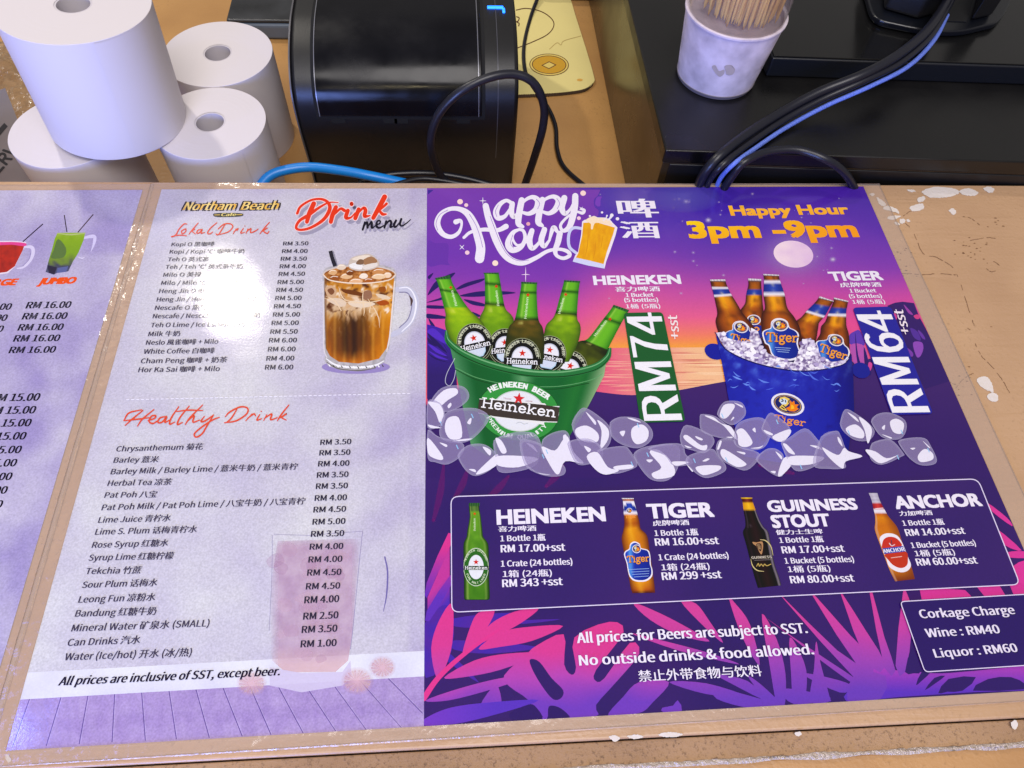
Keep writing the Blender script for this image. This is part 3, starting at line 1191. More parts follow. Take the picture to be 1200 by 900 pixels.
for (r, z) in ((.0002, 0), (.0010, .004), (.0011, .058), (.0002, .064)):
    for k in range(7):
        th = 2 * math.pi * k / 7
        vs.append((r * math.cos(th), r * math.sin(th), z))
for i in range(3):
    for k in range(7):
        fs.append((i * 7 + k, i * 7 + (k + 1) % 7, (i + 1) * 7 + (k + 1) % 7, (i + 1) * 7 + k))
fs += [tuple(range(7))[::-1], tuple(range(21, 28))]
tp = mesh('toothpick', vs, fs, WOOD, None, smooth=True)
tag(tp, 'pale wooden toothpick standing in the frosted cup', 'toothpick', 'toothpicks in the cup')
NT = 130
for k in range(NT):
    o = tp if k == 0 else tp.copy()
    if k:
        COL.objects.link(o)
    r = .0265 * math.sqrt((k + .5) / NT)
    th = k * 2.39996
    o.location = (cc.x + .003 + r * math.cos(th), cc.y + .002 + r * math.sin(th), cc.z + .0475 + random.uniform(-.001, .004))
    o.rotation_euler = (random.uniform(-.06, .06), random.uniform(-.06, .06), random.uniform(0, 6))
    if r > .0225:
        o.location.z += .003

# ================================================================== LAMINATED MENUS
SW, SH, PW = 0.174619, 0.331125, 0.308382      # drink page width, page height, poster width (m)
Z0 = 0.0006


def frame(name, inner, outer, parent, z=0.0009):
    """clear laminate border round a sheet, inner and outer outlines with equal point counts"""
    vs, fs = [], []
    n = len(inner)
    K = 5
    sub = 26
    ring = []
    for i in range(n):
        a0, a1 = Vector(inner[i]), Vector(inner[(i + 1) % n])
        b0, b1 = Vector(outer[i]), Vector(outer[(i + 1) % n])
        for s in range(sub):
            ring.append((a0.lerp(a1, s / sub), b0.lerp(b1, s / sub)))
    m = len(ring)
    for a, b in ring:
        for k in range(K + 1):
            p = a.lerp(b, k / K)
            wob = 0.00035 * nz(p.x, p.y, 70, 3) * (k / K)
            vs.append((p.x, p.y, z + wob - .00035 * (k / K) * (1 - k / K)))
    for i in range(m):
        j = (i + 1) % m
        for k in range(K):
            fs.append((i * (K + 1) + k, j * (K + 1) + k, j * (K + 1) + k + 1, i * (K + 1) + k + 1))
    film = mesh(name, vs, fs, FILM, parent, smooth='all')
    # cut edge of the plastic catches the light
    vs, fs = [], []
    for a, b in ring:
        d = (b - a).normalized() * .0006
        p = b
        wob = 0.00035 * nz(p.x, p.y, 70, 3)
        vs += [(p.x, p.y, z + wob + .0002), (p.x + d.x, p.y + d.y, z + wob - .0003)]
    for i in range(m):
        j = (i + 1) % m
        fs.append((2 * i, 2 * j, 2 * j + 1, 2 * i + 1))
    mesh('film_edge', vs, fs, EDGE, parent, smooth='all')


EDGE = simple('laminate_cut_edge', (196, 166, 140), .22, spec=.8, bump=(220, 1.0, .0016), vary=(60, .2))
menu = empty('laminated_menu', (.24, -.165, .0002), 'large laminated sheet with a lilac drink menu beside a purple happy hour beer poster', 'menu')
GAP = .0095
frame('laminate_film', [(0, 0), (SW + PW, 0), (SW + PW, -SH), (0, -SH)],
      [(-GAP * .8, .0058), (SW + PW + GAP * 1.3, .0020), (SW + PW + GAP * 1.5, -SH - .004), (-GAP * .9, -SH - .0058)], menu)


def wq(x0, y0, x1, y1, z):
    return [pr((x0, y0, z)), pr((x1, y0, z)), pr((x1, y1, z)), pr((x0, y1, z))]


LILAC = (211, 210, 213)
LILAC_D = (178, 169, 200)


def stone(x, y):
    t = fbm(x, y, .012, 1.0) * 1.0 + .15 * fbm(x, y, .06, 5)
    e = 0.0
    # printed palm-leaf shadows sweeping up to the right
    q = (x - 300) * .55 + (y - 300) * .85 + 14 * nz(x, y, .02, 4)
    band = math.sin(q / 13.0) * .5 + .5
    if x > 330:
        e = band ** 2 * min(1, (x - 330) / 130) * (0.55 if 250 < y < 560 else .22)
    if y < 262:
        e = max(e, (262 - y) / 40 * .45 + .2 * nz(x, y, .04, 8))
    if x > 478:
        e += .25
    k = max(0, min(1, .30 + .55 * t + e))
    return mix(LILAC, LILAC_D, k)


# ------------------------------------------------------------------ drink page
Pr.zc = Z0
Pr.box = (0, SW, -SH, 0)
p = Pr()
p.fill(wq(0, 0, SW, -SH, Z0), stone, 7)
Pg = p.build('drink_page', menu, INK_STONE)
M2 = Z(0, 640, 2.3077)
p = Pr()
# white note band and the lilac plank floor
bl = pr((0, -SH, Z0))
br = pr((SW, -SH, Z0))
band = [M2(72, 342), M2(1148, 283), M2(1148, 352), M2(55, 415)]
floor_ = [M2(55, 415), M2(1148, 352), br, bl]
band[1] = (498.0, band[1][1]); band[2] = (497.6, band[2][1]); floor_[1] = band[2]


def plank(x, y):
    u = x * .075 + (y - 800) * (x - 130) * -.0001
    t = .5 * nz(x * 5, y, .03, math.floor(u)) + .4 * nz(x, y, .06, 3)
    dk = 1.0 if 845 < y + (x * .05) < 860 else 0.0
    return mix((182, 162, 206), (150, 126, 184), .4 + .6 * t + .18 * dk)


p.fill(floor_, plank, 5)
for x0, y0, x1, y1 in ((80, 413, 33, 545), (165, 408, 125, 540), (238, 403, 214, 535), (310, 400, 303, 530), (383, 396, 393, 526), (457, 391, 477, 522), (530, 388, 566, 518),
                       (603, 383, 655, 514), (676, 380, 733, 510), (750, 375, 820, 506), (822, 370, 908, 501), (896, 367, 990, 497), (970, 360, 1085, 492), (1050, 358, 1143, 452)):
    p.stroke(M2([x0, y0, x1, y1]), .9, (92, 72, 140), straight=True, cap=False)
    p.stroke(M2([x0 + 3, y0, x1 + 3, y1]), .35, (190, 176, 218), straight=True, cap=False)
p.build('plank_floor_print', Pg, INK_STONE)
p = Pr()
p.fill(band, lambda x, y: mix((226, 227, 235), (214, 213, 228), .5 + nz(x, y, .03)), 10)
p.build('note_band', Pg, INK)
# faded pink iced drink behind the price column
p = Pr()
M4 = Z(300, 590, 3.75)


def pinkfn(x, y):
    X, Y = (x - 300) * 3.75, (y - 590) * 3.75
    t = fbm(X, Y, .016, 2, 4)
    c = mix((222, 188, 210), (198, 152, 188), .5 + t * 1.3)
    if Y > 620:
        c = mix(c, (238, 190, 190), min(1, (Y - 620) / 90))
    s = (X - 60) / 400
    ed = max(0, min(1, min(s, 1 - s) * 9))
    return c + (.5 * ed * min(1, max(0, (Y - 130) / 60)),)


p.fill(M4([95, 165, 465, 155, 440, 360, 425, 560, 405, 690, 350, 740, 130, 742, 70, 690, 60, 560, 70, 330]), pinkfn, 3)
for k in range(26):
    X, Y = random.uniform(80, 400), random.uniform(200, 700)
    r = random.uniform(18, 44)
    p.poly(M4([(X + r * math.cos(a) * random.uniform(.7, 1.2), Y + r * .8 * math.sin(a) * random.uniform(.7, 1.2)) for a in [i * 1.05 for i in range(6)]]),
           mix((240, 206, 222), (196, 150, 190), random.random()) + (.2,), 4)
p.stroke(M4([80, 135, 240, 140, 330, 132, 468, 122]), .7, (160, 150, 196, .45))
p.stroke(M4([72, 140, 70, 300, 58, 560]), .6, (150, 140, 190, .5))
p.stroke(M4([468, 125, 450, 300, 425, 560, 415, 640]), .7, (150, 140, 190, .55))
p.stroke(M4([566, 235, 578, 300, 574, 400, 560, 475]), [1.6, 2.0, 1.8, .6], (120, 110, 176, .75))
p.fill(M4([60, 720, 200, 745, 380, 740, 415, 690, 420, 760, 380, 800, 200, 830, 60, 800]), lambda x, y: (224, 214, 240, .75), 8)
for X, Y, r in ((445, 780, 75), (555, 720, 62), (-20, 790, 70)):
    p.glow(*M4(X, Y), r / 3.75, r / 4.4, (238, 196, 206), .75, power=.8)
    for k in range(22):
        a = k * 2.4
        p.stroke(M4([X + r * .2 * math.cos(a), Y + r * .18 * math.sin(a), X + r * .75 * math.cos(a + .3), Y + r * .6 * math.sin(a + .3)]), [.4, 2.2], mix((246, 214, 206), (232, 182, 196), (k % 5) / 4) + (.3,), n=3)
p.build('faded_drink_picture', Pg, INK_A)

# iced coffee picture
p = Pr()
Zg = Z(340, 270, 5)
p.glow(*Zg(385, 800), 40, 8, (150, 135, 190), .6)
p.stroke(Zg([628, 345, 690, 345, 728, 385, 735, 450, 705, 530, 650, 585, 600, 610]), [6, 7.6, 8.2, 8, 7.4, 7, 6], (196, 196, 216))
p.stroke(Zg([640, 338, 690, 336, 725, 375, 738, 440, 715, 530, 655, 592]), [1, 1.4, 1.6, 2.2, 1.6, 1], (238, 238, 248))
p.stroke(Zg([640, 362, 685, 365, 708, 400, 712, 450, 690, 520, 640, 570]), 1.1, (126, 122, 158))
p.stroke(Zg([700, 385, 712, 410, 708, 440]), [1, 3, 1], (84, 66, 66))
p.fill(Zg([190, 255, 205, 222, 270, 204, 400, 196, 540, 204, 606, 222, 622, 255, 612, 400, 592, 600, 578, 690, 556, 745, 550, 775, 480, 812, 400, 826, 300, 820, 225, 795, 202, 765, 206, 735, 194, 690, 192, 500]),
       lambda x, y: mix((206, 202, 208), (150, 146, 148), .5 + fbm(x, y, .22, 3)), 2.5)


def coffee(x, y):
    X, Y = (x - 340) * 5, (y - 270) * 5
    wx = X + 30 * nz(X, Y, .012, 31) + 12 * nz(X, Y, .035, 33)
    s = (X - 195) / 415
    # milk runs down into the coffee in ragged streams
    drip = 70 * nz(wx, 0, .022, 41) + 46 * nz(wx, Y * .2, .06, 43)
    t = Y + drip
    base = ramp(t, [(280, (186, 122, 46)), (340, (196, 128, 40)), (380, (206, 160, 112)), (440, (212, 182, 146)), (490, (196, 156, 110)), (530, (168, 104, 36)),
                    (600, (132, 74, 24)), (690, (150, 82, 24)), (770, (184, 104, 34))])
    base = mix(base, (232, 146, 20), max(0, (s - .60)) * 1.9 * (1 if Y > 400 else .35))
    if t > 470:
        flute = math.sin(s * 47 + .6 * nz(X, Y, .01, 4)) * .5 + .5
        dk = max(0, 1 - abs(s - .40 - .05 * nz(X, Y, .01, 8)) / .30) * min(1, (t - 470) / 60) * max(0, 1 - max(0, Y - 700) / 70)
        base = mix(base, (54, 34, 28), min(1, dk * 1.3) * (.62 + .38 * flute))
        base = mix(base, (240, 176, 76), .4 * flute ** 4 * (1 - dk))
        base = mix(base, (214, 176, 136), max(0, nz(wx, Y * .12, .075, 21) * 2.2 - .55) * max(0, 1 - (Y - 480) / 150))
    else:
        m_ = nz(wx, Y + 20 * nz(X, Y, .02, 3), .020, 9) + .6 * nz(wx, Y, .055, 14)
        base = mix(base, (92, 50, 26), max(0, m_ * 2.6 - .35))
        base = mix(base, (240, 222, 200), max(0, -m_ * 2.4 - .35))
    if s < .05:
        base = mix(base, (110, 76, 56), .6)
    return base


p.fill(Zg([200, 262, 612, 262, 602, 400, 584, 600, 566, 690, 520, 752, 400, 780, 285, 770, 232, 735, 208, 690, 202, 500]), coffee, 1.3)
p.ell(*Zg(406, 258), 216 / 5, 56 / 5, 0, (208, 196, 190), 40)
p.ell(*Zg(406, 260), 208 / 5, 50 / 5, 0, None, 40, fn=lambda x, y: mix((204, 138, 74), (128, 70, 30), .45 + 1.3 * fbm(x, y, .3, 6)), cell=1.3)
for X, Y, r, c in ((260, 280, 32, (150, 84, 40)), (330, 268, 36, (226, 186, 140)), (250, 245, 26, (216, 170, 120)), (520, 240, 40, (200, 140, 86)), (570, 262, 24, (238, 210, 180)),
                   (430, 268, 26, (240, 226, 210)), (520, 270, 44, (232, 200, 160)), (385, 298, 40, (226, 178, 134)), (300, 215, 28, (224, 206, 186)), (460, 295, 30, (170, 96, 46)), (350, 248, 22, (120, 66, 34))):
    p.poly(Zg([X - r, Y + 4, X - r * .4, Y - 15, X + r * .6, Y - 14, X + r, Y + 2, X + r * .3, Y + 16, X - r * .6, Y + 13]), c, 4)
    p.stroke(Zg([X - r * .7, Y - 4, X - r * .2, Y - 11, X + r * .6, Y - 8]), .7, (250, 236, 218))
for q, c in (([205, 340, 240, 322, 270, 345, 265, 385, 225, 392], (206, 168, 132)), ([218, 350, 245, 338, 260, 360, 240, 378], (128, 80, 54)), ([300, 345, 360, 350, 440, 372, 450, 388, 380, 380, 320, 366], (112, 62, 32)),
             ([430, 360, 470, 352, 480, 390, 450, 410, 425, 395], (150, 108, 84)), ([520, 335, 555, 330, 560, 356, 530, 362], (150, 82, 28)), ([500, 372, 560, 380, 590, 400, 540, 402], (226, 204, 176)),
             ([215, 402, 290, 398, 330, 425, 300, 448, 250, 430], (222, 200, 176)), ([340, 420, 420, 412, 500, 430, 440, 452, 370, 446], (228, 208, 184)), ([505, 415, 560, 410, 580, 430, 530, 440], (168, 78, 30))):
    p.poly(Zg(q), c, 4)
for q in ([285, 330, 300, 380, 330, 410, 400, 418], [430, 345, 425, 400, 435, 470, 430, 500], [455, 400, 470, 430, 465, 480], [210, 385, 260, 412, 300, 470], [200, 398, 300, 418, 420, 424, 520, 412, 606, 380], [480, 440, 500, 470, 520, 520, 524, 570]):
    p.stroke(Zg(q), [.4, 1.2, .9, .3], (234, 208, 172))
p.stroke(Zg([236, 120, 248, 165, 264, 210]), [4.6, 4.6, 4.8], (44, 42, 52), cap=False)
p.stroke(Zg([252, 122, 268, 175, 276, 205]), 1, (130, 128, 150), cap=False)
p.poly(Zg([342, 195, 360, 160, 425, 142, 470, 140, 518, 180, 515, 212, 470, 232, 400, 238, 350, 222]), (202, 188, 176), 4)
for q, c in (([360, 168, 425, 146, 470, 150, 420, 178], (232, 218, 200)), ([420, 180, 475, 152, 512, 184, 450, 204], (160, 118, 84)), ([348, 200, 415, 186, 420, 228, 360, 220], (236, 234, 234)),
             ([430, 206, 505, 190, 505, 212, 440, 230], (226, 218, 210)), ([385, 196, 405, 170, 430, 174, 425, 200], (128, 98, 76))):
    p.poly(Zg(q), c, 3)
p.stroke(Zg([196, 260, 230, 290, 320, 306, 406, 310, 500, 305, 585, 288, 616, 260]), [.8, 1.2, 1.4, 1.4, 1.4, 1.2, .8], (238, 220, 200))
p.stroke(Zg([192, 300, 196, 500, 198, 690, 215, 745]), [1.4, 1.6, 1.6, 1.2], (214, 208, 214))
p.stroke(Zg([612, 300, 600, 450, 584, 620, 566, 710]), [1.4, 1.8, 1.8, 1.2], (226, 218, 214))
p.stroke(Zg([212, 752, 260, 785, 330, 800, 420, 802, 500, 790, 548, 765]), [1, 2, 2.2, 2.4, 2, 1], (240, 240, 244))
p.stroke(Zg([215, 772, 270, 806, 340, 818, 420, 820, 500, 806]), [.8, 1.4, 1.2, 1.4, .8], (110, 106, 104))
for k in range(14):
    X = 225 + k * 24
    p.stroke(Zg([X, 780 + 14 * math.sin((k + 1) / 5), X + 8, 792 + 14 * math.sin((k + 1) / 5)]), [.5, 1.4], (80, 76, 72) if k % 2 else (250, 250, 252), n=3)
p.build('iced_coffee_picture', Pg, INK)

# logo and script headings
p = Pr()
Zl = Z(190, 225, 8)
for args in (('Northam', (195, 170), (672, 166)), ('Beach', (738, 166), (1075, 162))):
    p.text(args[0], Zl(*args[1]), Zl(*args[2]), 9.4, (52, 44, 44), it=.22, bold=.19, sans=True)
p.poly(Zl([478, 215, 510, 198, 720, 198, 762, 212, 720, 230, 520, 234]), (60, 60, 58), 4)
for args in (('Northam', (195, 170), (672, 166)), ('Beach', (738, 166), (1075, 162))):
    p.text(args[0], Zl(*args[1]), Zl(*args[2]), 9.4, (236, 190, 82), it=.22, bold=.035, fn=lambda u, v: mix((226, 160, 40), (246, 220, 140), .2 + .8 * abs(math.sin(u * 9 + v))))
p.text('Cafe', Zl(552, 226), Zl(690, 224), 3.4, (240, 220, 130), it=.1, bold=.06)
p.stroke(Zl([492, 215, 540, 214]), .8, (224, 190, 90), straight=True)
p.stroke(Zl([702, 213, 748, 212]), .8, (224, 190, 90), straight=True)
p.build('cafe_logo', Pg, INK)

p = Pr()
ZD = Z(335, 220, 7.5)
DR = [([100, 225, 130, 165, 220, 110, 310, 100, 370, 130, 385, 190, 330, 280, 220, 350, 130, 370, 90, 350, 120, 290, 200, 240, 300, 170, 380, 130, 460, 130], [24, 22, 20, 22, 28, 34, 30, 24, 22, 24, 26, 30, 22, 14, 8]),
      ([245, 140, 205, 230, 185, 300], [42, 42, 34]), ([440, 170, 410, 240, 395, 300], [36, 40, 36]), ([430, 230, 480, 185, 515, 200], [18, 24, 30]),
      ([545, 200, 528, 262, 570, 262, 610, 220], [34, 34, 18, 12]), ([577, 138, 578, 146], [32, 32]), ([640, 190, 610, 268], [36, 36]), ([620, 240, 680, 178, 700, 200, 692, 250, 740, 245], [14, 24, 34, 32, 12]),
      ([868, 80, 815, 180, 768, 265], [44, 42, 36]), ([800, 218, 865, 160, 885, 140], [16, 22, 24]), ([820, 200, 850, 232, 880, 232], [22, 28, 16])]
MN = [([695, 305, 675, 368], [20, 18]), ([685, 340, 712, 303, 718, 350], [10, 20, 20]), ([722, 340, 752, 300, 756, 350, 780, 340], [10, 20, 22, 8]),
      ([782, 335, 825, 312, 826, 290, 803, 296, 796, 335, 820, 352, 866, 330], [8, 14, 14, 16, 22, 18, 8]), ([882, 295, 866, 350], [20, 18]), ([872, 335, 908, 290, 926, 305, 920, 345, 948, 335], [8, 18, 22, 20, 8]),
      ([968, 288, 950, 325, 962, 345, 994, 312, 1012, 278], [20, 22, 18, 10, 16]), ([1014, 275, 1002, 318, 1022, 335, 1068, 305, 1098, 278], [20, 20, 14, 10, 6])]
for off, sets, col, ex in (((3.4, 4.2), DR, (168, 162, 186, .75), .6), ((3, 3.6), MN, (168, 162, 190, .4), .2)):
    for q, ws in sets:
        p.stroke([(x + off[0], y + off[1]) for x, y in ZD(q)], [w_ / 7.5 + ex for w_ in ws], col)
p.build('heading_shadow_print', Pg, INK_A)
p = Pr()
for q, ws in DR:
    p.stroke(ZD(q), [w_ / 7.5 + 2.0 for w_ in ws], (236, 214, 218))
for q, ws in DR:
    p.stroke(ZD(q), [w_ / 7.5 * 1.03 for w_ in ws], (226, 58, 32))
for q, ws in MN:
    p.stroke(ZD(q), [w_ / 7.5 for w_ in ws], (34, 28, 44))
p.build('drink_menu_title', Pg, INK)

p = Pr()
RED = (222, 82, 56)
for q in ([232, 300, 205, 300, 160, 345, 130, 398, 100, 418, 85, 420], [88, 416, 165, 404, 230, 410], [214, 345, 182, 366, 190, 390, 218, 372, 222, 346, 206, 352],
          [338, 290, 290, 345, 250, 395], [262, 376, 308, 345, 282, 366, 312, 393], [372, 350, 335, 358, 325, 386, 350, 380, 376, 350, 364, 386, 398, 378], [512, 288, 452, 340, 425, 384, 448, 392, 474, 374],
          [592, 300, 560, 350, 532, 394, 510, 400, 505, 388], [524, 346, 580, 302, 638, 298, 662, 325, 622, 372, 540, 398], [694, 345, 666, 390], [672, 372, 712, 342, 702, 362],
          [762, 340, 735, 384, 772, 378], [774, 318, 777, 320], [804, 345, 786, 388], [790, 372, 832, 342, 828, 380, 872, 366, 900, 346], [1006, 284, 952, 345, 916, 392], [930, 372, 988, 336, 950, 364, 984, 388, 1002, 368]):
    p.stroke(Zl(q), [1.1] + [1.45] * (len(q) // 2 - 2) + [1.0], RED)
p.build('lokal_drink_heading', Pg, INK)
p = Pr()
ZH = Z(125, 455, 5)
for q in ([212, 130, 150, 180, 108, 218], [276, 125, 210, 180, 180, 222], [100, 190, 130, 145, 205, 126], [100, 190, 180, 181, 252, 172], [242, 190, 280, 176, 286, 160, 262, 164, 248, 194, 272, 206, 305, 185],
          [348, 165, 312, 174, 300, 200, 325, 198, 352, 165, 340, 200, 368, 186], [422, 108, 380, 170, 368, 210, 398, 198], [484, 104, 430, 170, 414, 212, 444, 200], [410, 136, 480, 128, 562, 130], [562, 98, 490, 170, 460, 212],
          [474, 192, 512, 160, 505, 198, 545, 186], [572, 165, 552, 194, 578, 190, 626, 156], [626, 156, 590, 215, 560, 265, 525, 286, 514, 266, 560, 225, 620, 186, 660, 170],
          [762, 124, 730, 175, 702, 200], [690, 202, 760, 190, 820, 150, 824, 116, 780, 110, 720, 140, 695, 166], [852, 150, 815, 190], [825, 176, 862, 150, 872, 162], [896, 154, 880, 186, 908, 178], [904, 134, 907, 136],
          [938, 155, 920, 188], [925, 176, 967, 150, 960, 184, 1000, 172], [1067, 98, 1022, 155, 1000, 190], [1010, 176, 1056, 148, 1026, 170, 1052, 186]):
    p.stroke(ZH(q), [1.3] + [1.9] * (len(q) // 2 - 2) + [1.2], RED)
p.build('healthy_drink_heading', Pg, INK)
p = Pr(True)
for i in range(58):
    t0, t1 = i / 58, (i + .62) / 58
    p.stroke([(148 + 335 * t0, 468.5 - 7.5 * t0), (148 + 335 * t1, 468.5 - 7.5 * t1)], .9, (240, 238, 250), straight=True, cap=False)
p.build('dashed_line', Pg, INK)

# item lists and prices
GR = (70, 64, 84)
Za, Zb = Z(130, 220, 3.243), Z(60, 440, 2.727)
p = Pr(True)
for s, x0, y0, x1, y1 in (
        ('Kopi O 黑咖啡', 229, 222, 392, 220), ("Kopi / Kopi 'C' 咖啡牛奶", 222, 250, 506, 247), ('Teh O 英式茶', 215, 279, 370, 278), ("Teh / Teh 'C' 英式茶牛奶", 206, 308, 500, 305),
        ('Milo O 美禄', 198, 338, 342, 336), ("Milo / Milo 'C' 美禄牛奶", 190, 369, 486, 366), ('Heng Jin O 杏仁', 182, 400, 382, 398), ("Heng Jin / Heng Jin 'C' 杏仁牛奶", 173, 432, 560, 428),
        ('Nescafe O 黑雀咖啡', 166, 464, 420, 462), ("Nescafe / Nescafe 'C' 雀咖啡牛奶", 158, 496, 565, 491), ('Teh O Lime / Ice Lemon Tea', 150, 530, 505, 526), ('Milk 牛奶', 141, 564, 261, 562),
        ('Neslo 風雀咖啡 + Milo', 132, 597, 406, 592), ('White Coffee 白咖啡', 123, 631, 392, 627), ('Cham Peng 咖啡 + 奶茶', 112, 667, 440, 662), ('Hor Ka Sai 咖啡 + Milo', 103, 701, 412, 696)):
    p.text(s, Za(x0, y0), Za(x1, y1), 4.3 + 1.5 * (y0 - 222) / 480, GR, bold=.035)
p.build('lokal_item_list', Pg, INK)
p = Pr(True)
for s, x0, y0, x1 in (('3.50', 654, 219, 749), ('4.00', 650, 248, 746), ('3.50', 645, 277, 743), ('4.00', 641, 306, 739), ('4.50', 637, 335, 736), ('5.00', 633, 366, 732), ('4.50', 628, 396, 728), ('5.00', 624, 427, 723),
                      ('4.50', 619, 458, 720), ('5.00', 615, 490, 717), ('5.00', 610, 522, 712), ('5.50', 605, 555, 708), ('6.00', 600, 588, 705), ('6.00', 596, 622, 700), ('4.00', 590, 657, 695), ('6.00', 585, 691, 691)):
    p.text('RM ' + s, Za(x0, y0), Za(x1, y0 - 1), 4.4 + 1.2 * (y0 - 222) / 480, (56, 52, 70), bold=.045)
p.build('lokal_price_list', Pg, INK)
p = Pr(True)
for s, x0, y0, x1, y1 in (
        ('Chrysanthemum 菊花', 206, 243, 483, 235), ('Barley 薏米', 198, 279, 341, 276), ('Barley Milk / Barley Lime / 薏米牛奶 / 薏米青柠', 189, 316, 786, 299), ('Herbal Tea 凉茶', 179, 353, 383, 348), ('Pat Poh 八宝', 169, 391, 335, 388),
        ('Pat Poh Milk / Pat Poh Lime / 八宝牛奶 / 八宝青柠', 160, 431, 810, 410), ('Lime Juice 青柠水', 149, 471, 380, 464), ('Lime S. Plum 话梅青柠水', 139, 509, 464, 500), ('Rose Syrup 红糖水', 129, 551, 372, 544),
        ('Syrup Lime 红糖柠檬', 118, 592, 388, 585), ('Tekchia 竹蔗', 108, 635, 285, 631), ('Sour Plum 话梅水', 97, 679, 337, 671)):
    p.text(s, Zb(x0, y0), Zb(x1, y1), 6.3 + 1.2 * (y0 - 243) / 436, GR, it=.06, bold=.035)
for s, x0, y0, x1, y1 in (('Leong Fun 凉粉水', 211, 153, 418, 146), ('Bandung 红糖牛奶', 202, 191, 420, 184), ('Mineral Water 矿泉水 (SMALL)', 192, 231, 564, 217), ('Can Drinks 汽水', 181, 270, 377, 262), ('Water (Ice/hot) 开水 (冰/热)', 173, 309, 516, 296)):
    p.text(s, M2(x0, y0), M2(x1, y1), 7.8 + .7 * (y0 - 150) / 160, GR, it=.06, bold=.035)
p.build('healthy_item_list', Pg, INK)
p = Pr(True)
for s, x0, y0, x1 in (('3.50', 860, 222, 958), ('3.50', 857, 256, 955), ('4.00', 853, 291, 952), ('3.50', 849, 327, 949), ('3.50', 846, 363, 947), ('4.00', 842, 401, 944), ('4.50', 838, 438, 941), ('5.00', 835, 477, 939),
                      ('3.50', 830, 516, 935), ('4.00', 826, 557, 932), ('4.00', 822, 598, 929), ('4.50', 818, 640, 926), ('4.50', 814, 684, 922)):
    p.text('RM ' + s, Zb(x0, y0), Zb(x1, y0 - 3), 6.2 + 1.2 * (y0 - 222) / 460, (50, 46, 64), bold=.05)
for s, x0, y0, x1 in (('4.00', 823, 155, 916), ('2.50', 820, 199, 914), ('3.50', 816, 235, 911), ('1.00', 813, 274, 909)):
    p.text('RM ' + s, M2(x0, y0), M2(x1, y0 - 4), 8.2, (50, 46, 64), bold=.05)
p.build('healthy_price_list', Pg, INK)
p = Pr(True)
p.text('All prices are inclusive of SST, except beer.', M2(157, 377), M2(755, 349), 10, (38, 32, 52), it=.2, bold=.055)
p.build('price_note', Pg, INK)
ZC_MENU = Pr.zc

# ------------------------------------------------------------------ happy hour poster
Pr.zc = Z0
Pr.box = (SW, SW + PW, -SH, 0)
p = Pr()


def sky(x, y):
    t = y + 8 * nz(x, y, .01, 2)
    left = ramp(t, [(222, (118, 62, 168)), (300, (112, 58, 170)), (330, (132, 62, 170)), (365, (196, 74, 160)), (400, (224, 80, 140)), (430, (226, 92, 110)), (470, (230, 96, 110))])
    midc = ramp(t, [(222, (66, 46, 158)), (262, (78, 50, 168)), (300, (116, 62, 168)), (335, (186, 78, 160)), (370, (226, 96, 140)), (395, (236, 128, 96)), (409, (240, 162, 64)), (440, (240, 160, 90))])
    rgt = ramp(t, [(222, (74, 46, 160)), (270, (96, 52, 168)), (310, (130, 62, 172)), (345, (196, 76, 160)), (375, (222, 78, 146)), (410, (226, 88, 130)), (470, (200, 80, 150))])
    k = (x - 655) / 60
    c = mix(left, midc, max(0, min(1, k)))
    c = mix(c, rgt, max(0, min(1, (x - 850) / 130)))
    s = nz(x * .8 - y * 1.3, (x + y) * .1, .02, 6)
    return mix(c, (168, 110, 200), max(0, s * .28 - .04) * max(0, 1 - (y - 222) / 130))


quad = wq(SW, 0, SW + PW, -SH, Z0)


def base_col(x, y):
    if y < 470:
        return sky(x, y)
    return mix((62, 40, 104), (54, 38, 100), .5 + nz(x, y, .01))


p.fill(quad, base_col, 7)
Po = p.build('poster_page', menu, INK)
p = Pr()
# dusk sea with striped reflections, then the dark hill
sea0, sea1 = 408.5, 466


def seac(x, y):
    t = max(0, min(1, (x - 690) / 120))
    return mix((222, 82, 122), (238, 186, 142), t)


p.fill([(503, 409), (840, 407), (850, 455), (850, 466), (500, 474)], seac, 8)
for k in range(46):
    y = random.uniform(409, 458)
    x = random.choice([random.uniform(690, 745), random.uniform(780, 850), random.uniform(690, 850)])
    l = random.uniform(10, 34)
    t = max(0, min(1, (x - 690) / 120))
    c = mix((244, 164, 156), (214, 130, 110), t) if k % 3 else mix((206, 60, 110), (246, 206, 164), t)
    p.stroke([(x - l, y), (x, y + .3), (x + l, y - .2)], [.2, random.uniform(.8, 1.9), .2], c, cap=False)
p.fill([(501, 470)] + crom([(501, 458), (640, 455), (690, 458), (740, 463), (790, 458), (850, 447), (960, 430), (1045, 415), (1075, 400), (1112, 392)], 5) + [(1140, 440), (1170, 520), (1190, 560), (501, 560)],
       lambda x, y: mix((66, 42, 106), (58, 38, 102), (y - 450) / 60), 9)
p.build('sunset_sea_print', Po, INK)
p = Pr()
for x, y, r, a in ((930, 298, 62, .55), (930, 298, 40, .35), (735, 232, 60, .18)):
    p.glow(x, y, r, r * .72, (196, 160, 226), a)
p.ell(929.8, 297.8, 23.4, 15.6, 9, None, 36, fn=lambda x, y: mix((240, 216, 226), (222, 188, 222), .5 + (x - 930) / 60 + .4 * nz(x, y, .12)) + (1,), cell=4)
for k in range(36):
    x, y = random.uniform(700, 1010), random.uniform(226, 350)
    if x > 985 + (y - 222) * .4:
        continue
    r = random.choice([.7, .8, 1.0, 1.4])
    p.glow(x, y, r * 2, r * 1.6, (216, 190, 236), .65, rings=3)
for x, y in ((830, 258), (976, 304), (804, 236)):
    p.glow(x, y, 5, 4, (236, 220, 250), .8, rings=4)
# big soft bubbles of the night sky
p.glow(800, 232, 46, 18, (110, 104, 200), .45, power=.5)
p.build('moon_and_stars_print', Po, INK_A)

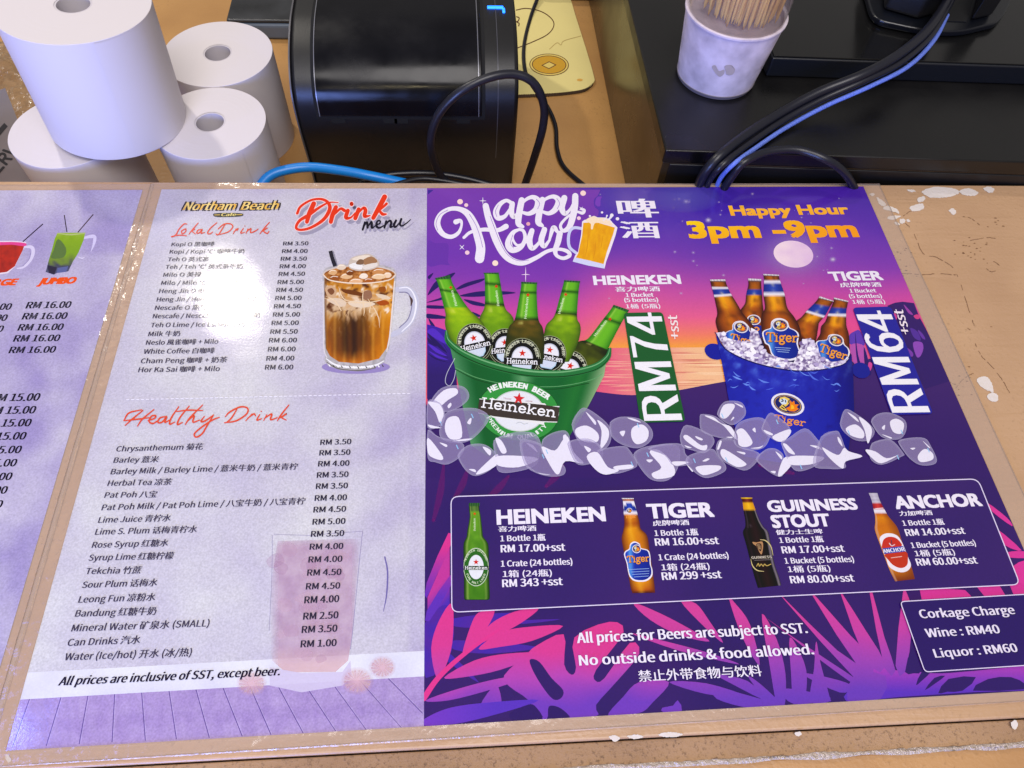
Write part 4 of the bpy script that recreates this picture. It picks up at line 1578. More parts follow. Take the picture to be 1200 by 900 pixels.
# purple cloud edges behind the lettering, palm leaves at left and right
p = Pr()
Zx = Z(660, 220, 8.571)
p.fill([(501.6, 222.5), (703, 222.3)] + crom(Zx([370, 30, 345, 80, 310, 120, 315, 190, 355, 230, 350, 280]), 5) + [(690, 262), (640, 300), (501, 330)], lambda x, y: sky(min(x, 640), y), 8)
p.poly(Zx([330, 110, 355, 88, 388, 92, 375, 120, 372, 180, 350, 188, 322, 165]), (120, 66, 180), 4)
p.poly([(501.4, 222.6), (508, 222.6), (501.4, 228)], (62, 46, 140))
p.poly(Z(500, 220, 6)([10, 375, 60, 390, 140, 390, 155, 430, 150, 520, 165, 545, 100, 540, 10, 545]), (104, 56, 164), 4)
Ze = Z(500, 310, 7.5)
DP = (46, 36, 98)
for q in ([10, 105, 60, 73, 25, 128], [8, 270, 60, 170, 130, 115, 250, 70, 200, 130, 80, 215], [262, 210, 350, 160, 505, 122, 480, 150, 380, 185, 285, 218], [0, 332, 130, 288, 140, 270, 160, 300, 60, 326],
          [290, 275, 400, 245, 520, 232, 700, 236, 782, 250, 640, 268, 420, 284], [325, 305, 420, 322, 505, 345, 505, 368, 400, 352], [8, 358, 160, 365, 152, 388, 10, 384], [5, 432, 160, 455, 160, 476, 5, 472],
          [398, 415, 470, 445, 450, 460], [15, 470, 60, 520, 80, 560, 40, 540]):
    p.poly(Ze(q), DP, 4)
p.fill(Ze([3, 525, 80, 545, 180, 580, 190, 640, 230, 760, 260, 900, 270, 1180, 3, 1180]), lambda x, y: mix((66, 40, 160), (52, 38, 104), (y - 380) / 60), 4)
for q in ([8, 600, 120, 700, 180, 780, 60, 690], [8, 690, 120, 770, 190, 820, 60, 760], [8, 780, 100, 830, 200, 862, 80, 835], [60, 590, 150, 700, 190, 770, 120, 660], [8, 640, 90, 720, 20, 690]):
    p.poly(Ze(q), (44, 34, 92), 4)
for q in ([10, 600, 60, 560, 150, 640, 170, 700], [20, 760, 100, 800, 190, 838, 90, 818], [10, 700, 60, 718, 180, 805, 80, 770]):
    p.poly(Ze(q), (84, 50, 186), 4)
p.build('cloud_and_palm_print', Po, INK)
p = Pr()
Zr2 = Z(960, 300, 4.5)
p.fill(Zr2([360, 262, 400, 246, 440, 241, 500, 248, 528, 320, 560, 378, 590, 440, 660, 540, 720, 650, 560, 700, 480, 560, 400, 420]), lambda x, y: mix((60, 38, 104), (56, 38, 102), (y - 350) / 60), 6)
p.poly(Zr2([158, 420, 185, 398, 215, 395, 240, 470, 165, 466]), (96, 62, 172), 4)
p.poly(Zr2([165, 470, 240, 478, 262, 600, 230, 600, 180, 560]), (178, 84, 170), 4)
p.poly(Zr2([190, 400, 205, 520, 235, 620, 215, 620, 195, 520]), (52, 36, 110), 4)
p.poly(Zr2([235, 480, 262, 560, 275, 625, 245, 610]), (50, 36, 104), 4)
for q, c in (([495, 458, 540, 455, 549, 490, 532, 530, 512, 528], (140, 76, 178)), ([498, 316, 520, 308, 530, 328, 512, 332], (206, 66, 130)), ([385, 315, 402, 300, 410, 330, 392, 340], (206, 74, 150)),
             ([445, 255, 480, 290, 495, 310, 470, 300], (150, 66, 160)), ([520, 390, 545, 410, 560, 440, 540, 430], (104, 60, 160)), ([440, 470, 490, 505, 492, 530, 460, 520], (120, 64, 168)),
             ([262, 560, 280, 570, 270, 605, 258, 590], (206, 74, 150)), ([480, 380, 520, 400, 535, 445, 500, 430], (86, 54, 150))):
    p.poly(Zr2(q), c, 4)
p.build('palm_silhouette_print', Po, INK)

# tropical leaves of the lower edge
p = Pr()
Zl3, Zr3 = Z(480, 690, 3.158), Z(840, 690, 3.333)


def leafc(x, y):
    t = (y + x * .045 - 745) / 110
    return ramp(t + .12 * nz(x, y, .02, 3), [(0, (206, 68, 148)), (.35, (192, 68, 158)), (.65, (154, 70, 172)), (1, (106, 64, 178))])


def leafr(x, y):
    t = (y + x * .045 - 745) / 110
    return ramp(t + .15 * nz(x, y, .02, 3), [(0, (216, 62, 138)), (.4, (210, 64, 142)), (.7, (176, 72, 170)), (1, (112, 64, 180))])


def lf(Zf, q, fn=leafc, sm=4):
    p.fill(Zf(q), fn, 6, sm)


p.fill([(501, 700), (527, 640), (527, 712), (501, 745)], lambda x, y: mix((190, 60, 150), (80, 50, 170), (x + y - 1200) / 30), 5)
for q in ([55, 130, 150, 60, 155, 230, 60, 330], [160, 110, 330, 90, 430, 95, 300, 140, 170, 140], [170, 190, 480, 215, 300, 240, 165, 225], [150, 240, 260, 350, 130, 260], [350, 120, 560, 112, 420, 130]):
    p.fill(Zl3(q), lambda x, y: mix((70, 46, 160), (84, 46, 150), nz(x, y, .05) + .5), 6, 3)
for q in ([100, 330, 80, 220, 108, 120, 158, 55, 158, 200, 128, 300], [195, 240, 225, 140, 255, 88, 315, 82, 265, 180, 215, 235], [245, 205, 300, 130, 390, 84, 478, 72, 410, 128, 310, 180],
          [255, 222, 340, 160, 450, 140, 568, 138, 455, 192, 335, 215], [128, 328, 240, 265, 360, 240, 485, 240, 335, 300, 200, 327], [58, 414, 180, 370, 330, 332, 455, 318, 310, 370, 150, 412]):
    lf(Zl3, q, leafr)
p.stroke(Zl3([52, 405, 110, 325, 210, 235, 335, 148]), [7, 6, 5, 2.5], (218, 60, 138))
lf(Zl3, [262, 430, 320, 355, 340, 430, 300, 440], leafr)
lf(Zl3, [350, 320, 430, 245, 470, 210, 570, 168, 572, 280, 600, 318, 616, 290, 610, 180, 740, 122, 792, 160, 690, 300, 688, 340, 722, 330, 815, 200, 850, 240, 760, 350, 690, 430, 690, 475, 520, 484, 480, 482, 440, 412, 370, 362], leafr, 3)
lf(Zl3, [735, 472, 790, 400, 850, 345, 960, 345, 900, 420, 850, 460], leafr)
lf(Zl3, [54, 482, 150, 440, 300, 420, 478, 412, 330, 462, 170, 500, 52, 506], lambda x, y: mix((116, 62, 184), (90, 56, 180), (x - 500) / 80))
p.poly(Zl3([445, 262, 480, 270, 525, 330, 568, 375, 560, 405, 530, 408, 490, 360, 455, 300]), (56, 38, 100), 4)
p.poly(Zl3([370, 462, 440, 428, 470, 440, 490, 486, 390, 488]), (52, 36, 98), 3)
p.poly(Zl3([512, 470, 515, 436, 540, 434, 570, 450, 592, 480, 515, 484]), (52, 36, 98), 3)
lf(Zl3, [935, 440, 975, 432, 992, 412, 1008, 452, 940, 458], leafr, 2)
lf(Zl3, [828, 52, 930, 92, 1040, 150, 1110, 195, 1000, 172, 890, 115], leafc)
lf(Zl3, [1005, 48, 1060, 55, 1110, 120, 1160, 200, 1090, 140], leafc)
lf(Zl3, [820, 165, 930, 190, 1100, 235, 1220, 280, 1000, 230], leafc)
lf(Zl3, [960, 345, 1100, 350, 1250, 400, 1100, 390], leafc)
for q in ([48, 40, 70, 55, 130, 140, 168, 300, 100, 190], [176, 98, 235, 200, 268, 330, 265, 455, 235, 455, 205, 290], [285, 190, 330, 260, 352, 340, 340, 440, 300, 440, 290, 330], [388, 205, 405, 290, 440, 420, 440, 440, 365, 442, 380, 310],
          [195, 115, 300, 190, 420, 270, 560, 365, 540, 375, 400, 275, 280, 180], [0, 388, 100, 410, 250, 458, 140, 468, 0, 430], [120, 340, 180, 380, 260, 460, 200, 440], [0, 335, 120, 360, 200, 440, 60, 372],
          [330, 330, 450, 350, 530, 380, 480, 405], [255, 390, 400, 410, 440, 432, 300, 450]):
    lf(Zr3, q, leafc)
lf(Zr3, [505, 438, 535, 372, 590, 310, 640, 290, 700, 318, 790, 325, 880, 330, 1010, 320, 1300, 300, 1330, 384, 1000, 404, 720, 422], lambda x, y: mix((160, 66, 178), (92, 56, 182), (y - 785) / 26), 3)
for q in ([258, 36, 268, 42, 470, 240, 605, 335, 560, 372], [373, 25, 385, 28, 520, 180, 615, 285, 570, 330], [484, 20, 492, 22, 580, 160, 662, 300, 590, 300], [597, 15, 608, 15, 655, 190, 698, 320, 655, 310], [728, 8, 746, 8, 762, 150, 736, 325, 698, 300],
          [540, 330, 510, 440, 640, 430, 660, 340]):
    lf(Zr3, q, leafc, 2)
p.fill(Zr3([778, -10, 970, 5, 1010, -25, 1260, -30, 1260, 30, 1000, 30, 800, 42]), lambda x, y: (208, 58, 146), 8)
for q in ([960, -5, 1000, 35, 1050, 35, 1010, -15], [1100, -20, 1130, 30, 1160, 25, 1140, -25], [735, 0, 790, -10, 800, 40, 760, 60]):
    p.poly(Zr3(q), (60, 36, 100))
for q in ([735, 325, 765, 230, 800, 320, 770, 330], [778, 376, 800, 325, 838, 322, 800, 360], [812, 396, 850, 348, 892, 340, 850, 372], [865, 408, 905, 352, 1012, 345, 960, 398, 900, 402], [1000, 398, 1060, 352, 1150, 345, 1205, 372, 1210, 392]):
    p.poly(Zr3(q), (54, 38, 100), 2)
# magenta fronds peeping from under the price box at its right and upper left
Zq = Z(1100, 400, 3)
for q in ([172, 568, 240, 620, 258, 650, 190, 600], [205, 660, 292, 735, 230, 715], [240, 742, 300, 738, 330, 760, 250, 760], [262, 790, 340, 770, 380, 860, 285, 850]):
    p.fill(Zq(q), lambda x, y: (214, 60, 150), 6, 3)
Zs = Z(500, 560, 3.333)
for q in ([0, 410, 85, 215, 95, 260, 40, 380, 0, 470], [0, 520, 92, 380, 95, 420, 10, 560]):
    p.fill(Zs(q), lambda x, y: mix((214, 58, 140), (96, 54, 176), (y - 640) / 60), 5, 2)
p.build('tropical_leaf_print', Po, INK)
p = Pr()
for a_, b_ in (((520, 545), (508, 610)), ((548, 550), (532, 585)), ((596, 558), (570, 585)), ((660, 545), (640, 570)), ((930, 555), (890, 545))):
    p.stroke([a_, ((a_[0] + b_[0]) / 2 + 2, (a_[1] + b_[1]) / 2), b_], [3, 8, 4], (150, 40, 130, .22))
p.build('faint_leaf_print', Po, INK_A)

# lettering of the poster
WH = (234, 228, 240)
Zh = Z(500, 220, 6)
HH = [([205, 240, 238, 232, 245, 265, 222, 318, 170, 345, 110, 322, 75, 255, 98, 188, 160, 150, 230, 150, 290, 185, 335, 260, 362, 340, 380, 420, 372, 498], [30, 20, 13, 20, 24, 30, 36, 28, 24, 28, 40, 48, 52, 54, 56]),
      ([415, 128, 432, 200, 457, 270, 492, 370, 540, 460, 600, 512, 680, 528, 770, 492, 850, 446, 930, 432, 990, 448, 1005, 476, 962, 496, 916, 478, 904, 440, 924, 380, 936, 322], [36, 40, 46, 46, 42, 36, 30, 24, 20, 18, 22, 22, 20, 20, 28, 34, 34]),
      ([262, 350, 310, 312, 400, 294, 500, 298, 558, 272], [16, 18, 22, 24, 32]),
      ([604, 112, 560, 90, 512, 120, 488, 172, 504, 212, 550, 200, 592, 140], [22, 20, 28, 36, 32, 22, 14]), ([602, 112, 596, 170, 616, 205, 662, 150], [30, 32, 24, 12]),
      ([668, 88, 652, 170, 645, 250, 676, 274], [36, 38, 34, 18]), ([640, 184, 680, 100, 740, 66, 782, 92, 770, 150, 720, 182, 668, 172], [12, 16, 24, 36, 34, 24, 16]),
      ([814, 84, 796, 160, 785, 240, 814, 268], [34, 36, 36, 18]), ([788, 152, 830, 85, 890, 62, 928, 92, 906, 150, 860, 180, 812, 168], [12, 16, 24, 36, 34, 24, 16]),
      ([968, 72, 950, 140, 972, 182, 1010, 150, 1040, 90], [36, 36, 26, 14, 14]), ([1045, 58, 1042, 130, 1026, 210, 1000, 280, 958, 302, 942, 262, 990, 205, 1050, 170, 1095, 178, 1108, 158, 1086, 150], [36, 38, 38, 32, 20, 16, 14, 12, 18, 16, 12]),
      ([652, 292, 606, 318, 576, 390, 600, 436, 660, 420, 692, 360, 678, 302, 632, 300, 604, 350, 640, 405, 720, 372], [14, 26, 42, 38, 28, 22, 18, 14, 12, 14, 12]),
      ([740, 302, 722, 370, 742, 426, 792, 382, 828, 292], [30, 36, 28, 16, 14]), ([828, 294, 806, 370, 826, 412, 866, 366], [32, 34, 24, 12]),
      ([862, 370, 885, 292, 900, 284, 920, 310, 944, 322], [12, 26, 28, 18, 22])]
p = Pr()
for q, ws in HH:
    p.stroke(Zh(q), [w_ / 6 * 1.15 + .3 for w_ in ws], WH, n=7)
for q in ([78, 300, 66, 250, 92, 190, 150, 156], [300, 185, 345, 262, 374, 340, 394, 420], [446, 200, 480, 290, 520, 390, 570, 470, 640, 512, 720, 508], [505, 120, 484, 165, 494, 205], [770, 78, 794, 110, 780, 150],
          [915, 74, 934, 110, 918, 150], [606, 330, 590, 390, 612, 425]):
    p.stroke(Zh(q), .55, (128, 76, 186), cap=False)
for X, Y, r, c in ((235, 98, 20, (246, 214, 206)), (278, 122, 14, (240, 206, 212)), (1100, 38, 20, (246, 214, 206)), (285, 456, 16, (240, 200, 214)), (482, 530, 21, (248, 222, 204)), (714, 254, 14, (232, 170, 180)), (1070, 214, 14, (240, 206, 220))):
    p.ell(*Zh(X, Y), r / 6, r / 6.4, 0, c, 14)
for X, Y, r, a in ((395, 92, 24, 0), (248, 418, 22, 45), (1086, 146, 16, 45)):
    for k in (0, 90):
        t = math.radians(a + k)
        p.stroke([Zh(X - r * math.cos(t), Y - r * math.sin(t)), Zh(X, Y), Zh(X + r * math.cos(t), Y + r * math.sin(t))], [.3, 1.0, .3], WH, cap=False, n=2)
p.stroke([(616, 313), (616, 322), (616, 331)], [.2, 1, .2], (240, 214, 240), cap=False, n=2)
p.stroke([(611, 322), (616, 321.5), (621, 322)], [.2, 1, .2], (240, 214, 240), cap=False, n=2)
p.build('happy_hour_lettering', Po, INK)

# drawn beer mug
p = Pr()
p.stroke(Zx([185, 410, 110, 402, 66, 440, 52, 520, 66, 600, 130, 655]), [3.4, 3.4, 3.4, 3.6, 3.6, 3.2], (200, 204, 240))
p.poly(Zx([190, 340, 215, 322, 250, 318, 270, 295, 310, 282, 345, 298, 420, 300, 470, 318, 490, 345, 545, 400, 525, 480, 470, 640, 432, 740, 415, 812, 250, 780, 96, 740, 120, 680, 150, 640, 180, 470]), (236, 226, 236))
p.fill(Zx([202, 352, 330, 345, 520, 400, 500, 470, 440, 640, 404, 772, 260, 735, 124, 706, 150, 660, 190, 480]), lambda x, y: mix((238, 176, 20), (222, 150, 8), .5 + .9 * nz(x * 3, y, .12, 2)), 3)
p.poly(Zx([222, 330, 260, 300, 310, 286, 350, 302, 420, 306, 480, 340, 486, 384, 400, 360, 330, 352, 308, 372, 296, 415, 278, 412, 278, 365, 250, 346]), (244, 222, 194), 3)
p.stroke(Zx([405, 330, 432, 300, 440, 280]), [1.6, 1.2, 2], WH)
p.stroke(Zx([450, 325, 475, 300, 488, 276]), [1.6, 2.4, 4.2], WH)
for X, Y, r in ((390, 248, 12), (545, 312, 18), (268, 284, 11), (482, 344, 8)):
    p.ell(*Zx(X, Y), r / 8.57, r / 9.4, 0, (238, 226, 240), 12)
p.poly(Zx([118, 700, 260, 730, 410, 768, 415, 812, 250, 782, 96, 742]), (206, 210, 242))
for q in ([250, 480, 240, 600, 222, 690], [330, 520, 318, 640, 300, 720], [400, 480, 380, 600]):
    p.stroke(Zx(q), [.4, .9, .4], (214, 140, 6), cap=False)
p.build('beer_mug_drawing', Po, INK)

p = Pr(True)
for ch, x0, x1, yb, h in (('啤', 572, 960, 300, 196), ('酒', 597, 976, 508, 176)):
    p.text(ch, Zx(x0, yb), Zx(x1, yb - 2), h / 8.57, WH, bold=.05, bbox=True)
p.build('beer_characters', Po, INK)
p = Pr(True)
Zg3 = Z(780, 220, 4.615)
gold = lambda u, v: mix(mix((246, 206, 26), (246, 158, 30), u), (240, 150, 30), (1 - v) * .5)
p.text('Happy Hour', Zg3(358, 149), Zg3(992, 141), 11.5, WH, bold=.075, fn=lambda u, v: mix((244, 170, 44), (250, 190, 60), v))
p.text('3pm -9pm', Zg3(138, 270), Zg3(1040, 263), 19.5, WH, bold=.085, fn=gold)
p.build('opening_hours', Po, INK)


def lines(name, rows, col=WH):
    p = Pr(True)
    for s, a, b, h, bold, bb in rows:
        p.text(s, a, b, h, col, bold=bold, bbox=bb)
    return p.build(name, Po, INK)


Z5 = Z(680, 310, 4.737)
Z6 = Z(960, 300, 4.5)
lines('bucket_offer_text', [('HEINEKEN', Z5(80, 112), Z5(558, 105), 10.2, .073, 0), ('喜力啤酒', Z5(197, 151), Z5(443, 148), 6, .05, 1), ('1 Bucket', Z5(255, 180), Z5(408, 178), 4.6, .06, 0), ('(5 bottles)', Z5(247, 208), Z5(433, 206), 4.6, .06, 0), ('1桶 (5瓶)', Z5(255, 243), Z5(445, 241), 4.6, .03, 0)])
lines('bucket_offer_text', [('TIGER', Z6(64, 130), Z6(338, 125), 10.8, .073, 0), ('虎牌啤酒', Z6(114, 165), Z6(330, 162), 6, .05, 1), ('1 Bucket', Z6(165, 193), Z6(302, 191), 4.6, .06, 0), ('(5 bottles)', Z6(162, 222), Z6(332, 220), 4.6, .06, 0), ('1桶 (5瓶)', Z6(178, 252), Z6(350, 250), 4.6, .03, 0)])


def rounded(pts, r, k=5):
    out = []
    n = len(pts)
    for i in range(n):
        a, b, c = Vector(pts[i - 1]), Vector(pts[i]), Vector(pts[(i + 1) % n])
        p0 = b + (a - b).normalized() * r
        p1 = b + (c - b).normalized() * r
        for j in range(k + 1):
            t = j / k
            q = p0 * (1 - t) ** 2 + b * 2 * t * (1 - t) + p1 * t * t
            out.append((q.x, q.y))
    return out


# ------------------------------------------------------------------ green bucket with five bottles
def green(te, g1, g2, dark=0.0):
    def f(s, t):
        e = abs(s - .5) * 2
        if t < .065:
            return mix((64, 118, 66), (22, 62, 34), .5 + .5 * math.sin(s * 34))
        if t < .085:
            return (40, 92, 40)
        if t < te:
            c = mix((104, 182, 44), (46, 116, 34), e ** 2.2)
            c = mix(c, (178, 222, 92), max(0, 1 - abs(s - .26) / .09) * .6)
            if abs(t - te * .55) < .014:
                c = mix(c, (24, 66, 22), .8)
            return c
        if t < te + .022:
            return mix((30, 52, 16), (90, 130, 20), (1 - e) * .5)
        k = (t - te) / (1 - te)
        c = mix(g1, g2, k * 1.4 + .5 * nz(s * 5, t * 14, 1, te * 9))
        c = mix(c, (228, 226, 120), max(0, 1 - abs(s - .3) / .1) * max(0, 1 - abs(k - .12) / .09) * .9)
        c = mix(c, (26, 40, 12), e ** 4 * .6)
        return c
    return f


def rotp(Zf, cx, cy, r, rot, sq=1.0):
    c, s = math.cos(math.radians(rot)), math.sin(math.radians(rot))
    return lambda a, b: Zf(cx + r * (a * c - b * sq * s), cy + r * (a * s + b * sq * c))


def loc_ell(p, L, a, b, ra, rb, col, n=26, half=0):
    pts = []
    for i in range(n + 1 if half else n):
        t = math.pi * (1 + i / n) if half else 2 * math.pi * i / n
        pts.append(L(a + ra * math.cos(t), b + rb * math.sin(t)))
    p.poly(pts, col)


def hlabel(p, Zf, cx, cy, r, rot, word='Heineken', wide=1.0):
    L = rotp(Zf, cx, cy, r, rot)
    px = r / Zf.s
    loc_ell(p, L, 0, 0, 1.0 * wide, 1.1, (150, 158, 120))
    loc_ell(p, L, 0, 0, .97 * wide, 1.07, (20, 22, 20))
    loc_ell(p, L, 0, 0, .9 * wide, .98, (170, 176, 150))
    loc_ell(p, L, 0, 0, .87 * wide, .95, (24, 28, 24))
    p.arc_text('HEINEKEN LAGER BEER', [L(-.76 * wide, -.1), L(-.62 * wide, -.5), L(-.3 * wide, -.78), (L(.02, -.84)), L(.34 * wide, -.76), L(.64 * wide, -.48), L(.77 * wide, -.08)], px * .17, (214, 218, 190), bold=.04, wf=.85)
    loc_ell(p, L, 0, .02, .58, .66, (196, 200, 214), half=1)
    loc_ell(p, L, 0, .02, .53, .60, (232, 232, 240), half=1)
    p.star(*L(0, -.27), px * .21, (206, 44, 34), rot)
    p.poly([L(-.58, .05), L(.56, .05), L(.5, .58), L(.3, .82), L(-.3, .82), L(-.52, .58)], (176, 206, 224))
    p.poly([L(-.5, .35), L(.5, .35), L(.44, .56), L(.26, .76), L(-.26, .76), L(-.46, .56)], (206, 216, 232))
    p.poly([L(-1.0 * wide, .0), L(1.0 * wide, .0), L(.98 * wide, .36), L(-.98 * wide, .36)], (18, 20, 20))
    slab(p, word, L(-.84 * wide, .30), L(.86 * wide, .30), px * .27, (240, 240, 244), .17)


def neckprint(p, Zf, q, star):
    p.star(*Zf(*star[:2]), star[2] / Zf.s, (214, 48, 36), star[3])
    (x0, y0), (x1, y1) = q
    p.text('Heineken', Zf(x0, y0), Zf(x1, y1), 3.0, (214, 234, 190), bold=.05)


ZA, ZB2 = Z(500, 310, 7.5), Z(600, 320, 7.5)
p = Pr()
p.poly([(525, 394), (560, 396), (640, 404), (700, 404), (714, 408), (712, 420), (695, 431), (660, 438), (620, 437), (580, 429), (545, 416), (527, 402)], (34, 40, 26))
p.build('bucket_inside_print', Po, INK)
for Lq, Rq, Zf, fn, lab, nk, st_ in (
        ([497, 72, 508, 100, 512, 220, 508, 370, 470, 455, 455, 530, 480, 620, 520, 700], [632, 70, 640, 110, 660, 230, 690, 380, 742, 440, 766, 490, 750, 580, 720, 680], ZA, green(.40, (146, 190, 34), (104, 150, 26)), (690, 725, 150, -6), ((640, 362), (622, 230)), (612, 192, 19, -10)),
        ([70, 120, 92, 152, 118, 240, 145, 350, 166, 440, 160, 520, 185, 620, 230, 700], [206, 92, 228, 165, 285, 265, 345, 355, 400, 420, 462, 475, 520, 560, 560, 690], ZA, green(.46, (166, 200, 26), (124, 170, 22)), (422, 688, 158, -13), ((270, 360), (232, 228)), (212, 202, 19, -18)),
        ([893, 278, 866, 322, 790, 420, 668, 575, 590, 600, 500, 660, 440, 760, 400, 840], [1030, 325, 1000, 372, 945, 470, 852, 650, 838, 700, 832, 780, 760, 830, 690, 870], ZB2, green(.47, (44, 48, 26), (84, 96, 20)), (500, 858, 165, 17), ((738, 556), (836, 424)), (862, 404, 19, 30)),
        ([458, 62, 450, 102, 420, 210, 372, 375, 305, 450, 284, 520, 265, 640, 250, 790], [600, 70, 592, 108, 580, 220, 572, 392, 598, 450, 602, 520, 570, 640, 500, 780], ZB2, green(.40, (150, 192, 32), (100, 140, 26)), (325, 715, 152, 11), ((425, 358), (462, 222)), (472, 188, 19, 12)),
        ([80, 76, 80, 118, 62, 220, 25, 405, -25, 470, -50, 560, -60, 660, -40, 800], [222, 82, 218, 120, 218, 220, 232, 405, 268, 475, 282, 560, 285, 660, 270, 800], ZB2, green(.42, (112, 88, 40), (60, 62, 20)), (90, 748, 162, 2), ((128, 400), (146, 215)), (140, 192, 20, 4))):
    p = Pr()
    p.quadgrid(Zf(Lq), Zf(Rq), fn, 5, 12)
    neckprint(p, Zf, nk, st_)
    if lab:
        hlabel(p, Zf, *lab)
    p.build('green_bottle_picture', Po, INK)

p = Pr()
rim = [(523, 389), (526, 401), (545, 415.5), (580, 429), (620, 437), (660, 438), (695, 431), (711, 420), (715, 409)]
bf = crom(rim[1:-1], 6)


def bucketc(x, y):
    s = (x - 530 - (y - 420) * .25) / (182 - (y - 420) * .62)
    c = mix((34, 104, 52), (24, 84, 44), abs(s - .5) * 1.4)
    c = mix(c, (150, 200, 150), max(0, 1 - abs(s - .46) / .09) * (.55 if y < 450 else .18))
    c = mix(c, (176, 200, 150), max(0, (s - .9) / .1) * .7)
    c = mix(c, (120, 180, 130), max(0, (.12 - s) / .12) * .55)
    c = mix(c, (60, 150, 60), max(0, 1 - abs(s - .85) / .12) * .35)
    return c


p.fill(bf + [(708, 440), (690, 475), (668, 510), (655, 533), (600, 540), (572, 535), (552, 522), (543, 480), (533, 430)], bucketc, 3)
p.stroke(rim, [3, 7, 9, 9.5, 9.5, 9, 8.5, 7, 3.5], (44, 116, 62), n=8)
p.stroke([(x, y - 2.2) for x, y in rim], [.5, 1, 1.4, 1.6, 2.0, 1.6, 1.2, 1.0, .4], (116, 176, 122), n=8)
p.stroke([(x, y + 3.2) for x, y in rim], [.4, .8, 1.2, 1.2, 1.2, 1.2, 1, .8, .4], (16, 66, 36), n=8)
p.stroke([(534, 431), (560, 443), (600, 451), (650, 453), (690, 446), (706, 438)], .8, (96, 160, 104), n=8)
p.stroke([(534, 433), (560, 445.5), (600, 454), (650, 456), (690, 449)], .9, (18, 72, 38), n=8)
p.stroke([(533, 420), (524, 437), (522, 448), (527, 452), (532, 444), (534, 434)], .7, (190, 190, 206))
# round badge on the bucket
Zu = Z(530, 430, 6.667)
L = rotp(Zu, 517, 345, 320, 7, .735)
loc_ell(p, L, 0, 0, 1.0, 1.0, (26, 80, 40), 48)
loc_ell(p, L, 0, 0, .985, .985, (56, 148, 66), 48)
loc_ell(p, L, 0, 0, .64, .68, (196, 206, 200), 40)
loc_ell(p, L, 0, 0, .61, .65, (226, 228, 234), 40)
p.poly([L(-.98, -.26), L(-.70, -.24), L(-.68, -.34), L(-.6, -.3), L(0, -.33), L(.62, -.36), L(.68, -.28), L(.98, -.33), L(.99, -.05), L(.97, .22), L(.66, .26), L(.66, .36), L(.5, .33), L(0, .30), L(-.6, .32), L(-.7, .24), L(-.97, .24)], (232, 232, 230))
p.poly([L(-.985, -.23), L(-.6, -.27), L(0, -.29), L(.6, -.31), L(.985, -.29), L(.985, .19), L(.6, .24), L(0, .27), L(-.6, .27), L(-.985, .21)], (66, 58, 54))
p.arc_text('HEINEKEN BEER', [Zu(296, 200), Zu(360, 172), Zu(450, 158), Zu(560, 170), Zu(650, 200), Zu(748, 258)], 6.2, (236, 240, 236), bold=.08, wf=.8)
p.arc_text('PREMIUM QUALITY', [Zu(265, 395), Zu(310, 460), Zu(380, 530), Zu(470, 560), Zu(580, 560), Zu(680, 520), Zu(745, 460)], 5.0, (226, 236, 226), bold=.06, wf=.8)
p.star(*Zu(520, 248), 7.2, (208, 46, 52), 6)
p.text('TRADE', Zu(398, 250), Zu(460, 258), 1.7, (170, 110, 120))
p.text('MARK', Zu(574, 272), Zu(628, 276), 1.7, (170, 110, 120))
p.stroke(Zu([500, 440, 530, 432, 560, 446, 590, 440]), .6, (180, 186, 196))
slab(p, 'Heineken', Zu(225, 312), Zu(808, 392), 10.8, (244, 244, 246), .165)
p.build('green_bucket_picture', Po, INK)

# price badge
p = Pr()
p.poly(rounded(Z5([240, 268, 458, 264, 584, 872, 334, 878]), 5), (38, 92, 50))
p.text('RM74', Z5(566, 857), Z5(447, 270), 42.5, (238, 236, 242), bold=.03)
p.text('+sst', Z5(553, 413), Z5(536, 283), 11.5, (240, 226, 226), bold=.05)
p.build('price_badge', Po, INK)

# ------------------------------------------------------------------ blue bucket with amber bottles
def amber(la, lb, seed, dark=0.0):
    def f(s, t):
        e = abs(s - .5) * 2
        if t < .055:
            return mix((238, 232, 236), (170, 164, 176), .5 + .5 * math.sin(s * 30))
        if t < .07:
            return (96, 70, 66)
        if la - .02 < t < la or lb < t < lb + .02:
            return (232, 228, 238)
        if la <= t <= lb:
            c = mix((48, 72, 176), (32, 44, 130), e)
            return mix(c, (206, 190, 150), max(0, .7 - abs(s - .5) * 4) * (.5 + .5 * math.sin(t * 160)))
        k = max(0, (t - lb) / (1 - lb))
        c = ramp(k, [(0, (236, 158, 16)), (.22, (226, 136, 10)), (.36, (168, 84, 12)), (.6, (186, 92, 14)), (1, (120, 56, 12))]) if t > lb else (170, 92, 26)
        c = mix(c, (250, 186, 40), max(0, 1 - abs(s - .4) / .16) * (.5 if k < .3 else .2) * (t > lb))
        c = mix(c, (58, 28, 14), min(1, e ** 2.6 * 1.05))
        return mix(c, (70, 34, 14), max(0, nz(s * 4, t * 9, 1, seed) * .8))
    return f


